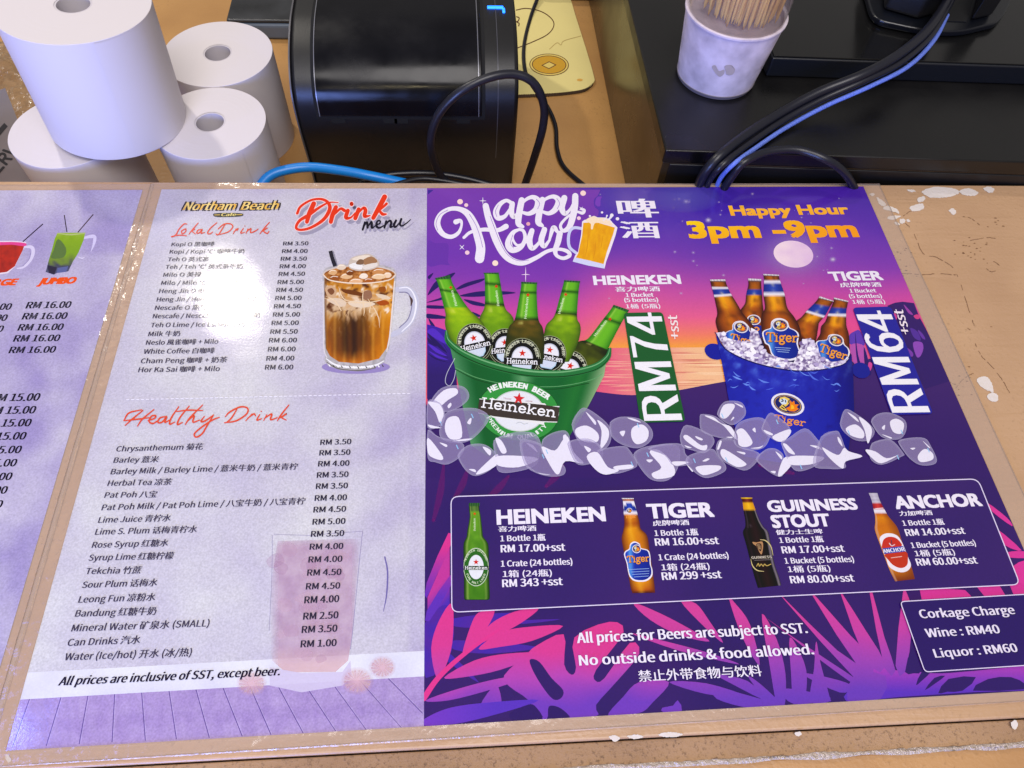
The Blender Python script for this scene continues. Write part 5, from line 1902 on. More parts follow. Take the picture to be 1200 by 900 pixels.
def emblem(p, cx, cy, rx, ry, rot):
    p.ell(cx, cy, rx, ry, rot, (232, 228, 236))
    p.ell(cx, cy, rx * .86, ry * .84, rot, (40, 50, 120))
    p.ell(cx, cy, rx * .80, ry * .78, rot, (206, 160, 60))
    p.ell(cx, cy, rx * .76, ry * .74, rot, (36, 40, 104))
    c, s = math.cos(math.radians(rot)), math.sin(math.radians(rot))
    T_ = lambda q: [(cx + a * rx * c - b * ry * s, cy + a * rx * s + b * ry * c) for a, b in q]
    p.poly(T_([(.05, -.45), (.2, -.3), (.3, -.5), (.4, -.2), (.62, -.3), (.55, 0), (.7, .1), (.5, .45), (.2, .55), (-.05, .4), (.15, .1)]), (236, 128, 24))
    p.poly(T_([(.2, -.1), (.35, -.05), (.45, .2), (.25, .35)]), (246, 186, 50))
    p.poly(T_([(-.55, -.4), (-.3, -.62), (0, -.55), (.08, -.25), (0, .05), (-.12, .35), (.1, .6), (-.2, .62), (-.42, .5), (-.3, .1), (-.55, -.05)]), (232, 200, 90))
    p.poly(T_([(-.5, -.25), (-.3, -.45), (-.08, -.35), (-.1, .02), (-.32, .15), (-.48, 0)]), (206, 222, 238))
    for q in ([(-.42, -.3), (-.3, -.2), (-.4, -.1)], [(-.2, -.3), (-.15, -.15)], [(-.25, .2), (-.1, .3)], [(-.3, .4), (-.12, .48)], [(0, -.4), (.02, -.2)]):
        p.stroke(T_(q), max(.35, rx * .06), (40, 36, 60), n=2)


def tlabel(p, q, sm, word=None, em=None, hl=None):
    p.poly(q, (236, 232, 240), sm)
    cx = sum(x for x, y in q) / len(q)
    cy = sum(y for x, y in q) / len(q)
    q2 = [(cx + (x - cx) * .92, cy + (y - cy) * .93) for x, y in q]
    xs = [x for x, y in q]
    x0, x1 = min(xs), max(xs)

    def f(x, y):
        s = (x - x0) / (x1 - x0)
        c = mix((38, 62, 178), (30, 40, 130), s)
        return mix(c, (96, 176, 236), max(0, 1 - abs(s - .22) / .14) * .85)
    p.fill(q2, f, 2, sm)
    if em:
        emblem(p, *em)
    if word:
        (a, b, h) = word
        slab(p, 'Tiger', (a[0] + .5, a[1] + .6), (b[0] + .5, b[1] + .6), h, (50, 34, 90), .21)
        slab(p, 'Tiger', a, b, h, (238, 158, 56), .17)


ZT, ZU = Z(820, 310, 7.5), Z(910, 330, 8.18)
p = Pr()
p.ell(838, 412, 12.5, 9, 20, (34, 38, 150))
p.ell(1009, 434, 11, 9, 20, (36, 40, 140))
p.poly([(838, 390), (870, 388), (930, 396), (990, 405), (998, 416), (985, 429), (940, 435), (890, 427), (852, 411)], (44, 38, 80))
p.build('bucket_inside_print', Po, INK)
for Lq, Rq, Zf, fn in (([425, 122, 428, 180, 410, 260, 400, 340, 360, 400, 362, 450, 420, 560, 450, 640], [540, 128, 540, 180, 548, 260, 552, 330, 560, 400, 562, 500, 562, 600, 562, 650], ZT, amber(.22, .29, 2)),
                       ([414, 140, 380, 190, 300, 270, 240, 340, 186, 384, 182, 460, 222, 530, 270, 570], [552, 186, 530, 212, 470, 320, 410, 392, 400, 440, 392, 490, 384, 540, 376, 580], ZU, amber(.20, .30, 3)),
                       ([90, 132, 100, 175, 122, 260, 140, 340, 155, 430, 140, 500, 165, 600, 200, 680], [222, 130, 238, 180, 270, 250, 320, 330, 380, 430, 432, 490, 490, 570, 520, 670], ZT, amber(.21, .30, 4)),
                       ([550, 152, 545, 200, 500, 300, 470, 380, 430, 430, 420, 500, 382, 580, 390, 690], [688, 185, 680, 222, 668, 300, 670, 420, 692, 500, 700, 600, 692, 690, 640, 770], ZU, amber(.22, .30, 5)),
                       ([558, 82, 566, 130, 562, 260, 575, 380, 545, 440, 542, 560, 560, 700, 620, 820], [697, 90, 702, 130, 745, 260, 770, 380, 830, 460, 880, 560, 890, 700, 850, 840], ZT, amber(.19, .27, 6))):
    p = Pr()
    p.quadgrid(Zf(Lq), Zf(Rq), fn, 5, 12)
    k = fn.__closure__
    if Zf is ZT and Lq[0] == 425:
        emblem(p, *ZT(476, 486), 8, 6, 8)
        p.poly(ZT([450, 540, 545, 540, 550, 640, 470, 620]), (36, 48, 140), 3)
        p.stroke(ZT([470, 565, 500, 552, 520, 570, 490, 590]), 1.6, (232, 150, 60))
    if Lq[0] == 90:
        tlabel(p, ZT([212, 622, 250, 584, 286, 572, 288, 530, 318, 500, 380, 498, 432, 545, 442, 584, 492, 625, 500, 680, 440, 740, 300, 700]), 3, (ZT(262, 668), ZT(486, 720), 8.4), (*ZT(362, 552), 8.6, 6.4, 18))
    if Lq[0] == 550:
        tlabel(p, ZU([376, 592, 400, 566, 480, 556, 500, 515, 560, 504, 632, 540, 652, 602, 692, 642, 700, 700, 640, 770, 480, 775, 405, 735, 390, 640]), 3, (ZU(404, 662), ZU(664, 752), 8.8), (*ZU(572, 562), 9, 6.8, 14))
    if Lq[0] == 558:
        tlabel(p, ZT([548, 602, 580, 572, 622, 556, 628, 504, 668, 474, 724, 474, 772, 502, 790, 552, 842, 578, 872, 618, 862, 700, 886, 800, 800, 845, 650, 815, 606, 715, 572, 690]), 3, (ZT(582, 672), ZT(862, 680), 9.8), (*ZT(708, 532), 9.6, 7.2, 6))
        for k in range(3):
            p.stroke(ZT([660 + 12 * k, 728 + 18 * k, 800 - 8 * k, 736 + 18 * k]), .5, (170, 200, 240))
    p.build('amber_bottle_picture', Po, INK)
p = Pr()


def icec(x, y):
    t = nz(x + 3 * nz(x, y, .2, 1), y, .30, 4) + .5 * nz(x, y, .62, 2)
    c = mix((222, 214, 236), (108, 88, 136), .42 + 1.5 * t)
    return mix(c, (252, 250, 255), max(0, nz(x * .7, y * 1.2, .26, 9) * 2.4 - .1))


p.fill([(839, 390), (846, 389), (852, 396), (868, 400), (876, 399), (890, 404), (900, 414), (914, 421), (930, 425), (936, 412), (940, 398), (950, 396), (957, 404), (962, 418), (975, 424), (990, 422), (997, 418), (985, 430), (940, 436), (890, 428), (852, 412)], icec, 1.2)
p.fill([(880, 384), (888, 388), (893, 402), (886, 408), (878, 398)], icec, 1.2)
ICEP = [(841, 389), (846, 389), (852, 396), (868, 400), (890, 404), (900, 414), (914, 421), (930, 425), (937, 410), (941, 399), (950, 397), (957, 404), (962, 418), (975, 424), (990, 422), (995, 419), (985, 429), (940, 434), (890, 426), (853, 410)]


def inside(x, y, q):
    r = False
    for (x0, y0), (x1, y1) in zip(q, q[1:] + q[:1]):
        if (y0 > y) != (y1 > y) and x < (x1 - x0) * (y - y0) / (y1 - y0) + x0:
            r = not r
    return r


n_ = 0
while n_ < 110:
    x, y = random.uniform(840, 996), random.uniform(388, 435)
    if not inside(x, y, ICEP):
        continue
    n_ += 1
    r = random.uniform(1.6, 4.2)
    a0 = random.uniform(0, 6)
    c = random.choice([(250, 248, 254), (236, 230, 244), (214, 204, 230), (176, 160, 204), (120, 100, 150), (242, 238, 250)])
    p.poly([(x + r * random.uniform(.6, 1.2) * math.cos(a0 + k * 1.4), y + .75 * r * random.uniform(.6, 1.2) * math.sin(a0 + k * 1.4)) for k in range(4)], c, 2)
p.build('ice_print', Po, INK)
p = Pr()


def blueb(x, y):
    s = (x - 845) / 155
    c = mix((44, 50, 178), (30, 32, 140), abs(s - .4) * 1.3)
    t = fbm(x, y, .09, 12, 3)
    if y < 462:
        c = mix(c, (92, 132, 226), max(0, t * 2.2 - .1) * max(0, 1 - (y - 415) / 48))
    c = mix(c, (34, 26, 110), max(0, -t * 1.1 - .1))
    return mix(c, (30, 26, 100), max(0, (s - .82) / .18) * .7)


p.fill(crom([(839, 392), (852, 411), (890, 427.5), (940, 435.5), (985, 429), (998, 416)], 6) + [(1000, 440), (1001, 480), (994, 530), (930, 545), (872, 535), (858, 490), (846, 425)], blueb, 2.2)
p.stroke([(838, 389), (852, 410.5), (890, 427), (940, 435), (985, 428.5), (998, 416)], [.6, 1.4, 1.6, 1.6, 1.4, .8], (26, 26, 96), n=8)
for k in range(22):
    x, y = random.uniform(855, 985), random.uniform(426, 458)
    l = random.uniform(2, 7)
    a_ = random.uniform(-.9, 1.2)
    p.stroke([(x - l, y - l * a_), (x, y + random.uniform(-2, 2)), (x + l, y + l * a_ * .6)], [.2, random.uniform(.5, 2.4), .2], mix((120, 160, 240), (64, 84, 210), random.random()), cap=False, n=3)
Zv = Z(880, 440, 11.25)
emblem(p, *Zv(485, 382), 20, 12.6, 17)
slab(p, 'Tiger', Zv(300, 596), Zv(716, 668), 7.2, (234, 150, 56), .18)
p.build('blue_bucket_picture', Po, INK)
p = Pr()
p.poly(rounded(Z6([176, 272, 378, 266, 602, 832, 384, 838]), 5), (46, 44, 150))
p.text('RM64', Z6(584, 818), Z6(374, 292), 42.5, (238, 236, 242), bold=.03)
p.text('+sst', Z6(482, 412), Z6(440, 284), 11.5, (240, 226, 236), bold=.05)
p.build('price_badge', Po, INK)

# ------------------------------------------------------------------ drawn ice cubes
Y5, Y6, Y7, Y4 = Z(500, 470, 4.2857), Z(740, 460, 6.667), Z(880, 460, 5.217), Z(500, 420, 4)
CUBES = [
    (Y4, [20, 200, 70, 140, 150, 128, 190, 150, 195, 190, 150, 230, 90, 250, 40, 240], [[30, 205, 80, 150, 135, 140, 145, 165, 100, 195, 60, 225], [98, 222, 112, 208, 116, 220, 104, 234]]),
    (Y4, [3, 200, 60, 208, 85, 260, 70, 310, 3, 325], [[4, 204, 60, 215, 80, 260, 62, 302, 40, 250], [4, 310, 40, 318, 70, 326, 20, 326]]),
    (Y4, [60, 340, 80, 270, 130, 240, 230, 235, 290, 270, 270, 320, 200, 385, 120, 395, 70, 375], [[85, 330, 100, 280, 150, 278, 165, 368, 110, 377], [190, 302, 202, 282, 210, 282, 205, 308], [120, 388, 170, 378, 215, 376, 180, 386]]),
    (Y4, [3, 335, 60, 370, 165, 395, 165, 450, 100, 495, 40, 485, 3, 465], [[3, 372, 70, 450, 72, 476, 30, 466, 3, 442], [60, 394, 95, 405, 90, 415]]),
    (Y4, [145, 455, 190, 410, 260, 402, 310, 430, 330, 470, 300, 520, 230, 550, 180, 520], [[230, 542, 290, 480, 332, 448, 338, 490, 280, 530], [262, 414, 300, 430, 295, 455], [198, 520, 225, 520, 230, 534]]),
    (Y4, [315, 385, 400, 350, 500, 350, 535, 400, 530, 440, 510, 500, 420, 530, 340, 530, 325, 470], [[330, 458, 480, 460, 520, 476, 430, 510, 335, 502], [322, 376, 350, 385, 375, 436, 350, 442], [466, 396, 500, 408, 520, 440, 500, 425]]),
    (Y4, [440, 430, 445, 380, 530, 400, 545, 440, 640, 500, 640, 545, 560, 550, 470, 510], [[470, 505, 530, 540, 580, 545, 520, 535]]),
    (Y4, [545, 380, 590, 350, 650, 340, 670, 380, 640, 420, 600, 480, 540, 440], [[538, 415, 600, 432, 640, 380, 662, 368, 690, 440, 735, 492, 650, 482, 620, 542, 590, 520], [640, 362, 655, 360, 652, 400, 642, 395]]),
    (Y4, [680, 310, 720, 240, 760, 240, 840, 300, 865, 350, 850, 410, 790, 440, 720, 400], [[700, 330, 750, 315, 802, 350, 800, 390, 740, 390, 702, 362], [800, 288, 850, 330, 850, 380, 815, 422, 820, 340], [745, 250, 790, 292, 788, 310]]),
    (Y4, [660, 400, 700, 380, 770, 380, 820, 420, 820, 470, 760, 495, 700, 490], [[738, 410, 770, 425, 758, 440]]),
    (Y4, [860, 300, 910, 275, 1000, 285, 1055, 335, 1050, 385, 990, 420, 910, 400, 865, 360], [[965, 325, 1010, 310, 1040, 340, 1030, 385, 985, 402, 960, 370], [905, 345, 930, 340, 920, 366], [940, 278, 975, 284, 1005, 300, 970, 292]]),
    (Y4, [800, 440, 820, 425, 920, 412, 950, 430, 985, 490, 970, 515, 880, 540, 820, 510], [[750, 460, 800, 440, 850, 510, 902, 525, 840, 545, 790, 520], [880, 506, 960, 498, 962, 515, 890, 522]]),
    (Y4, [970, 450, 1010, 420, 1100, 405, 1180, 415, 1180, 500, 1150, 555, 1110, 575, 1050, 565, 1000, 510], [[1045, 440, 1090, 430, 1150, 490, 1160, 548, 1080, 565, 1055, 540, 1100, 510], [1030, 475, 1060, 475, 1045, 488]]),
    (Y6, [130, 440, 230, 405, 390, 405, 420, 480, 470, 530, 460, 560, 330, 570, 260, 490], [[320, 540, 440, 540, 445, 550, 350, 572]]),
    (Y6, [430, 560, 440, 500, 560, 455, 640, 445, 680, 500, 735, 570, 720, 620, 600, 665, 520, 640], [[500, 590, 560, 570, 680, 570, 700, 590, 660, 620, 560, 645], [555, 535, 590, 515, 610, 520, 580, 538], [430, 560, 480, 610, 470, 615]]),
    (Y6, [380, 340, 430, 255, 600, 320, 645, 370, 630, 420, 570, 470, 480, 450, 400, 420], [[405, 342, 440, 335, 540, 410, 590, 410, 580, 450, 520, 440, 430, 380], [500, 340, 555, 362, 545, 374, 510, 358], [415, 412, 470, 430, 440, 432]]),
    (Y6, [660, 440, 690, 370, 800, 370, 830, 420, 990, 470, 985, 530, 900, 605, 800, 580, 700, 520], [[695, 465, 730, 445, 880, 540, 890, 570, 820, 580, 720, 520], [820, 460, 885, 468, 880, 484], [670, 440, 690, 380, 705, 384, 685, 440]]),
    (Y6, [535, 185, 560, 170, 660, 190, 760, 270, 830, 350, 760, 360, 680, 350, 550, 300], [[570, 180, 640, 192, 700, 240, 780, 270, 832, 372, 790, 340, 720, 260, 650, 220], [740, 348, 790, 345, 780, 356]]),
    (Y6, [670, 170, 700, 100, 750, 68, 850, 75, 890, 130, 880, 190, 800, 250, 730, 230], [[690, 182, 720, 100, 790, 88, 805, 118, 740, 200], [775, 220, 795, 190, 802, 200], [800, 80, 860, 100, 868, 118]]),
    (Y6, [800, 380, 820, 260, 900, 210, 1020, 200, 1080, 270, 1080, 350, 1030, 430, 920, 450, 830, 420], [[830, 340, 820, 300, 860, 280, 900, 310, 946, 390, 900, 425, 840, 410], [945, 290, 965, 275, 970, 312], [930, 435, 1000, 425, 1030, 412, 1000, 436]]),
    (Y7, [30, 410, 90, 350, 150, 345, 195, 380, 195, 430, 190, 510, 120, 490], [[165, 502, 200, 402, 250, 400, 250, 440, 190, 506], [150, 360, 188, 388, 185, 408], [120, 482, 150, 480, 145, 495]]),
    (Y7, [65, 220, 110, 130, 160, 145, 240, 225, 180, 300, 100, 260], [[130, 270, 230, 225, 242, 250, 190, 302], [78, 228, 130, 250, 130, 262, 95, 250]]),
    (Y7, [185, 310, 230, 280, 330, 220, 400, 280, 430, 330, 440, 400, 380, 455, 290, 480, 240, 440], [[240, 440, 240, 390, 420, 390, 442, 410, 360, 440], [195, 315, 220, 318, 270, 376, 230, 366], [360, 322, 410, 328, 436, 350, 400, 340]]),
    (Y7, [430, 270, 520, 235, 550, 270, 590, 360, 680, 390, 580, 420, 575, 460, 480, 465, 380, 440], [[435, 335, 500, 370, 540, 380, 570, 338, 600, 360, 682, 390, 580, 420, 560, 465, 480, 400], [530, 270, 548, 290, 560, 330, 535, 300]]),
    (Y7, [545, 190, 575, 105, 640, 130, 720, 190, 755, 240, 720, 290, 640, 290, 570, 240], [[580, 220, 640, 195, 690, 240, 682, 280, 610, 262], [660, 150, 720, 190, 740, 240, 715, 312, 695, 230], [590, 120, 640, 150, 660, 180, 630, 160]]),
    (Y7, [735, 180, 770, 135, 850, 125, 940, 170, 945, 240, 900, 285, 800, 270], [[850, 180, 890, 160, 935, 190, 920, 250, 870, 240], [800, 215, 820, 198, 815, 228], [800, 255, 860, 275, 850, 280]]),
    (Y7, [740, 310, 850, 288, 930, 370, 920, 390, 800, 440, 730, 400], [[700, 350, 760, 360, 830, 402, 905, 380, 800, 432, 740, 400]]),
    (Y7, [900, 300, 960, 280, 1060, 280, 1100, 330, 1135, 410, 1110, 440, 1030, 440, 960, 390], [[1020, 390, 1060, 345, 1110, 370, 1110, 410, 1040, 425], [975, 340, 1005, 338, 990, 350], [1050, 295, 1095, 335, 1085, 335]]),
]
for Zf, outq, hls in CUBES:
    p = Pr()
    o = Zf(outq)
    o = [(max(501.5, x), y) for x, y in o]
    cx, cy = sum(x for x, y in o) / len(o), sum(y for x, y in o) / len(o)
    ins = [(cx + (x - cx) * .88, cy + (y - cy) * .86) for x, y in o]
    p.poly(o, (196, 184, 226, .38), 4)
    p.poly(ins, (150, 130, 186, .34), 4)
    p.stroke(o + [o[0]],   .7, (204, 196, 230, .38), n=4, cap=False)
    for h in hls:
        p.poly([(max(501.5, x), y) for x, y in Zf(h)], (234, 230, 244, .95), 4)
    if random.random() < .45:
        a, b = random.choice(ins), (cx, cy)
        p.stroke([(a[0] * .8 + b[0] * .2, a[1] * .8 + b[1] * .2), (a[0] * .8 + b[0] * .2 + 2.2, a[1] * .8 + b[1] * .2 + 5)], 1.1, (150, 206, 246, .9), n=2, cap=False)
    p.build('ice_cube_drawing', Po, INK_A)

# ------------------------------------------------------------------ framed price box
p = Pr()
bx_ = rounded([(528.5, 582), (1146, 561.2), (1195.5, 685), (529.5, 717.5)], 9)
p.fill(bx_, lambda x, y: mix((64, 42, 106), (56, 40, 102), .5 + nz(x, y, .01)), 12)
p.stroke(bx_ + [bx_[0]], 1.15, (222, 212, 238), straight=True, cap=False)
p.build('price_box_frame', Po, INK)
Q1, Q2 = Z(500, 560, 3.333), Z(840, 560, 3.333)


def block(name, Zf, rows):
    lines(name, [(s, Zf(x0, y0), Zf(x1, y1), h, bd, bb) for s, x0, y0, x1, y1, h, bd, bb in rows])


block('beer_price_text', Q1, [('HEINEKEN', 278, 181, 697, 167, 16.2, .073, 0), ('喜力啤酒', 281, 211, 428, 207, 6.6, .05, 1), ('1 Bottle 1瓶', 289, 248, 464, 243, 6.6, .05, 0), ('RM 17.00+sst', 291, 291, 541, 284, 8.6, .055, 0),
                              ('1 Crate (24 bottles)', 291, 347, 569, 338, 7, .05, 0), ('1箱 (24瓶)', 298, 387, 489, 382, 6.8, .04, 0), ('RM 343 +sst', 297, 427, 531, 418, 9, .055, 0)])
block('beer_price_text', Q1, [('TIGER', 868, 157, 1122, 150, 16.2, .073, 0), ('虎牌啤酒', 885, 188, 1026, 184, 6.6, .05, 1), ('1 Bottle 1瓶', 892, 227, 1061, 222, 6.6, .05, 0), ('RM 16.00+sst', 895, 265, 1142, 258, 8.6, .055, 0),
                              ('1 Crate (24 bottles)', 908, 322, 1180, 314, 7, .05, 0), ('1箱 (24瓶)', 919, 361, 1106, 356, 6.8, .04, 0), ('RM 299 +sst', 922, 399, 1153, 391, 9, .055, 0)])
block('beer_price_text', Q2, [('GUINNESS', 205, 132, 550, 122, 13, .073, 0), ('STOUT', 222, 194, 445, 187, 14.4, .073, 0), ('健力士生啤', 234, 223, 415, 218, 6.2, .05, 1), ('1 Bottle 1瓶', 247, 254, 418, 249, 6.4, .05, 0), ('RM 17.00+sst', 258, 295, 500, 288, 8.4, .055, 0),
                              ('1 Bucket (5 bottles)', 268, 335, 537, 328, 6.8, .05, 0), ('1桶 (5瓶)', 280, 368, 445, 364, 6.6, .04, 0), ('RM 80.00+sst', 291, 412, 538, 404, 8.8, .055, 0)])
block('beer_price_text', Q2, [('ANCHOR', 704, 120, 1037, 108, 15, .073, 0), ('力加啤酒', 716, 149, 844, 145, 6.2, .05, 1), ('1 Bottle 1瓶', 729, 187, 890, 181, 6.4, .05, 0), ('RM 14.00+sst', 742, 227, 972, 218, 8.4, .055, 0),
                              ('1 Bucket (5 bottles)', 763, 274, 1013, 264, 6.8, .05, 0), ('1桶 (5瓶)', 777, 306, 932, 300, 6.6, .04, 0), ('RM 60.00+sst', 785, 343, 1020, 334, 8.8, .055, 0)])

# the four bottles of the price box
p = Pr()
ZH1 = Z(530, 580, 6.923)


def hb(s, t):
    e = abs(s - .5) * 2
    if t < .06:
        return mix((66, 110, 60), (30, 70, 34), .5 + .5 * math.sin(s * 30))
    c = mix((108, 164, 44), (62, 118, 34), t * .9 + .3 * nz(s * 4, t * 10, 1, 2))
    if t < .16:
        c = mix((96, 130, 60), (50, 84, 40), e)
    c = mix(c, (206, 226, 120), max(0, 1 - abs(s - .14) / .07) * .55 + max(0, 1 - abs(s - .86) / .06) * .35)
    return mix(mix(c, (20, 44, 18), e ** 5), (18, 30, 14), max(0, (t - .93) / .07))


p.quadgrid(ZH1([135, 65, 135, 110, 140, 180, 122, 290, 115, 340, 92, 395, 90, 500, 94, 700, 95, 830, 105, 852]), ZH1([222, 65, 220, 110, 232, 180, 245, 290, 252, 340, 290, 395, 298, 500, 300, 700, 305, 830, 290, 852]), hb, 4, 14)
L = rotp(ZH1, 193, 585, 100, 0, 1.5)
loc_ell(p, L, 0, 0, 1.02, 1.04, (206, 216, 190))
loc_ell(p, L, 0, 0, .98, 1.0, (48, 104, 40))
p.arc_text('HEINEKEN ORIGINAL', [L(-.85, -.3), L(-.5, -.72), L(0, -.86), L(.5, -.72), L(.85, -.3)], 2.4, (214, 226, 190), .03, .85)
p.arc_text('PURE MALT LAGER', [L(-.8, .38), L(-.5, .76), L(0, .92), L(.5, .76), L(.8, .38)], 2.4, (214, 226, 190), .03, .85)
loc_ell(p, L, 0, 0, .62, .66, (226, 228, 232))
p.star(*L(0, -.27), 3.6, (204, 40, 36))
p.poly([L(-1, -.06), L(1, -.06), L(1, .16), L(-1, .16)], (36, 60, 34))
slab(p, 'Heineken', L(-.92, .12), L(.94, .12), 3.6, (240, 242, 240), .17)
p.star(*ZH1(182, 153), 2.2, (214, 80, 30))
p.text('Heineken', ZH1(190, 290), ZH1(188, 190), 2.6, (200, 220, 170), bold=.05)
p.build('green_bottle_picture', Po, INK)
p = Pr()
ZT1 = Z(720, 575, 6.923)


def tb(s, t):
    e = abs(s - .5) * 2
    if t < .05:
        return mix((236, 232, 236), (180, 174, 184), .5 + .5 * math.sin(s * 30))
    if t < .10:
        return mix((190, 104, 30), (120, 54, 20), e)
    if t < .235:
        if t > .222 or t < .112 or t < .17 - .06 * (1 - abs(s - .5) * 2.2):
            return (232, 228, 236)
        return mix((46, 74, 182), (28, 42, 126), e)
    c = ramp(t, [(.235, (226, 140, 30)), (.34, (170, 84, 22)), (.42, (224, 146, 24)), (.6, (206, 122, 18)), (.84, (228, 150, 30)), (.95, (176, 84, 16)), (1, (60, 26, 10))])
    c = mix(c, (250, 200, 70), max(0, 1 - abs(s - .4) / .2) * .4)
    return mix(c, (98, 44, 14), e ** 3)


p.quadgrid(ZT1([58, 60, 70, 90, 75, 180, 80, 270, 70, 330, 58, 395, 82, 520, 105, 640, 130, 780, 146, 832]), ZT1([156, 60, 160, 90, 185, 180, 205, 262, 215, 310, 266, 365, 285, 480, 306, 620, 325, 760, 330, 828]), tb, 4, 14)
emblem(p, *ZT1(122, 162), 3.4, 3.2, 0)
slab(p, 'Tiger', ZT1(88, 222), ZT1(178, 218), 3.6, (236, 150, 70), .18)
tlabel(p, ZT1([78, 520, 90, 490, 120, 470, 130, 430, 165, 412, 205, 432, 215, 465, 270, 480, 290, 520, 296, 600, 308, 640, 305, 695, 255, 735, 170, 735, 125, 700, 108, 640, 100, 590]), 3, (ZT1(104, 582), ZT1(284, 570), 7.2), (*ZT1(180, 472), 5.2, 5, 0))
for k, (x0, x1) in enumerate(((118, 280), (138, 282), (146, 280), (162, 276))):
    p.stroke(ZT1([x0, 640 + 20 * k, x1, 632 + 20 * k]), .6, (150, 180, 230))
p.build('amber_bottle_picture', Po, INK)
p = Pr()
ZG1 = Z(860, 575, 7.5)


def gb(s, t):
    e = abs(s - .5) * 2
    if t < .045:
        return mix((238, 196, 40), (190, 140, 10), e)
    if t < .125:
        return mix((126, 52, 44), (60, 20, 24), e)
    if t < .195:
        return mix((238, 184, 40), (206, 140, 16), e)
    if t < .215:
        return (96, 150, 150)
    c = mix((44, 32, 34), (22, 16, 20), e)
    c = mix(c, (150, 140, 150), max(0, 1 - abs(s - .93) / .05) * .8 + max(0, 1 - abs(s - .12) / .07) * (.35 if t < .45 else .16))
    return mix(c, (90, 80, 90), max(0, 1 - abs(s - .3) / .1) * max(0, 1 - abs(t - .42) / .05) * .6)


p.quadgrid(ZG1([60, 60, 75, 95, 86, 180, 100, 260, 100, 320, 80, 368, 110, 480, 150, 640, 182, 760, 212, 855]), ZG1([162, 60, 165, 95, 195, 180, 226, 260, 262, 320, 302, 365, 326, 480, 356, 640, 396, 760, 416, 832]), gb, 4, 14)
p.stroke(ZG1([230, 430, 280, 440, 325, 490, 345, 570]), [.5, 1.1, 1.1, .4], (206, 190, 130))
p.stroke(ZG1([148, 600, 165, 660, 205, 700, 265, 710]), [.4, 1.1, 1.1, .5], (206, 190, 130))
p.poly(ZG1([165, 450, 200, 455, 250, 448, 256, 500, 244, 560, 225, 540, 200, 490, 172, 470]), (176, 132, 90), 3)
p.poly(ZG1([195, 472, 240, 466, 242, 520, 228, 530]), (60, 40, 40), 3)
for k in range(3):
    p.stroke(ZG1([204 + 12 * k, 470, 222 + 6 * k, 515]), .4, (206, 170, 120))
p.text('GUINNESS', ZG1(158, 600), ZG1(334, 592), 3.0, (206, 196, 176), bold=.05)
p.stroke(ZG1([180, 612, 330, 606]), .5, (130, 120, 120))
p.stroke(ZG1([200, 664, 215, 640, 225, 664, 240, 645, 258, 664, 270, 645, 290, 660, 326, 645]), .9, (196, 168, 90))
p.build('black_bottle_picture', Po, INK)
p = Pr()
ZA1 = Z(1010, 570, 7.5)


def ab(s, t):
    e = abs(s - .5) * 2
    if t < .16:
        return mix((206, 200, 214), (150, 140, 160), .4 * e + .5 * (math.sin(t * 120) * .5 + .5))
    if t < .245:
        return mix((206, 62, 56), (150, 34, 44), e)
    if t < .285:
        return (226, 218, 226)
    c = ramp(t, [(.285, (190, 92, 24)), (.36, (214, 130, 26)), (.5, (198, 110, 20)), (.86, (216, 130, 20)), (1, (120, 54, 14))])
    c = mix(c, (208, 170, 160), max(0, 1 - abs(s - .06) / .08) * .7)
    return mix(c, (120, 54, 20), max(0, s - .55) * 1.5)


p.quadgrid(ZA1([60, 58, 85, 120, 100, 190, 116, 260, 118, 320, 115, 382, 155, 500, 200, 620, 246, 740, 292, 835]), ZA1([136, 58, 156, 120, 192, 190, 232, 260, 276, 312, 316, 370, 352, 480, 396, 600, 440, 720, 466, 815]), ab, 4, 14)
p.poly(ZA1([156, 470, 175, 430, 220, 412, 280, 418, 328, 450, 370, 530, 405, 620, 432, 690, 410, 735, 360, 755, 300, 745, 240, 705, 215, 640, 185, 560]), (232, 226, 234), 3)
p.poly(ZA1([182, 490, 205, 455, 250, 442, 310, 460, 350, 530, 190, 552]), (196, 54, 44), 3)
p.poly(ZA1([205, 590, 380, 568, 405, 650, 390, 700, 340, 718, 280, 695, 235, 650]), (190, 58, 40), 3)
p.poly(ZA1([178, 545, 362, 524, 384, 572, 196, 594]), (52, 74, 164))
p.text('ANCHOR', ZA1(192, 586), ZA1(378, 566), 4.6, (236, 232, 240), bold=.06)
p.stroke(ZA1([258, 475, 266, 520]), 1, (70, 60, 80))
p.stroke(ZA1([242, 500, 262, 522, 288, 512]), 1, (226, 206, 210))
p.stroke(ZA1([258, 628, 350, 616]), .9, (226, 180, 170))
p.stroke(ZA1([120, 195, 185, 190]), .8, (236, 210, 214))
p.build('red_label_bottle_picture', Po, INK)

# notices at the foot of the poster
lines('beer_tax_notice', [('All prices for Beers are subject to SST.', Zl3(622, 201), Zr3(355, 172), 12, .055, 0)])
lines('no_outside_food_notice', [('No outside drinks & food allowed.', Zl3(630, 284), Zr3(380, 255), 12, .055, 0), ('禁止外带食物与饮料', Zl3(850, 345), Zr3(178, 341), 14, .02, 1)])
p = Pr()
cb = rounded([(1055, 705), (1204, 696.3), (1228, 778), (1084, 787.5)], 5)
p.fill(cb, lambda x, y: (50, 36, 98), 14)
p.stroke(cb + [cb[0]], 1.1, (222, 212, 238), straight=True, cap=False)
Zk2 = Z(1050, 690, 4.287)
for s, x0, y0, x1, y1 in (('Corkage Charge', 126, 148, 600, 126), ('Wine : RM40', 158, 244, 525, 222), ('Liquor : RM60', 200, 346, 614, 316)):
    p.text(s, Zk2(x0 + 3, y0 + 3), Zk2(x1 + 3, y1 + 3), 10.6, (28, 20, 60), bold=.06)
    p.text(s, Zk2(x0, y0), Zk2(x1, y1), 10.6, (228, 220, 238), bold=.055)
p.build('corkage_notice', Po, INK)

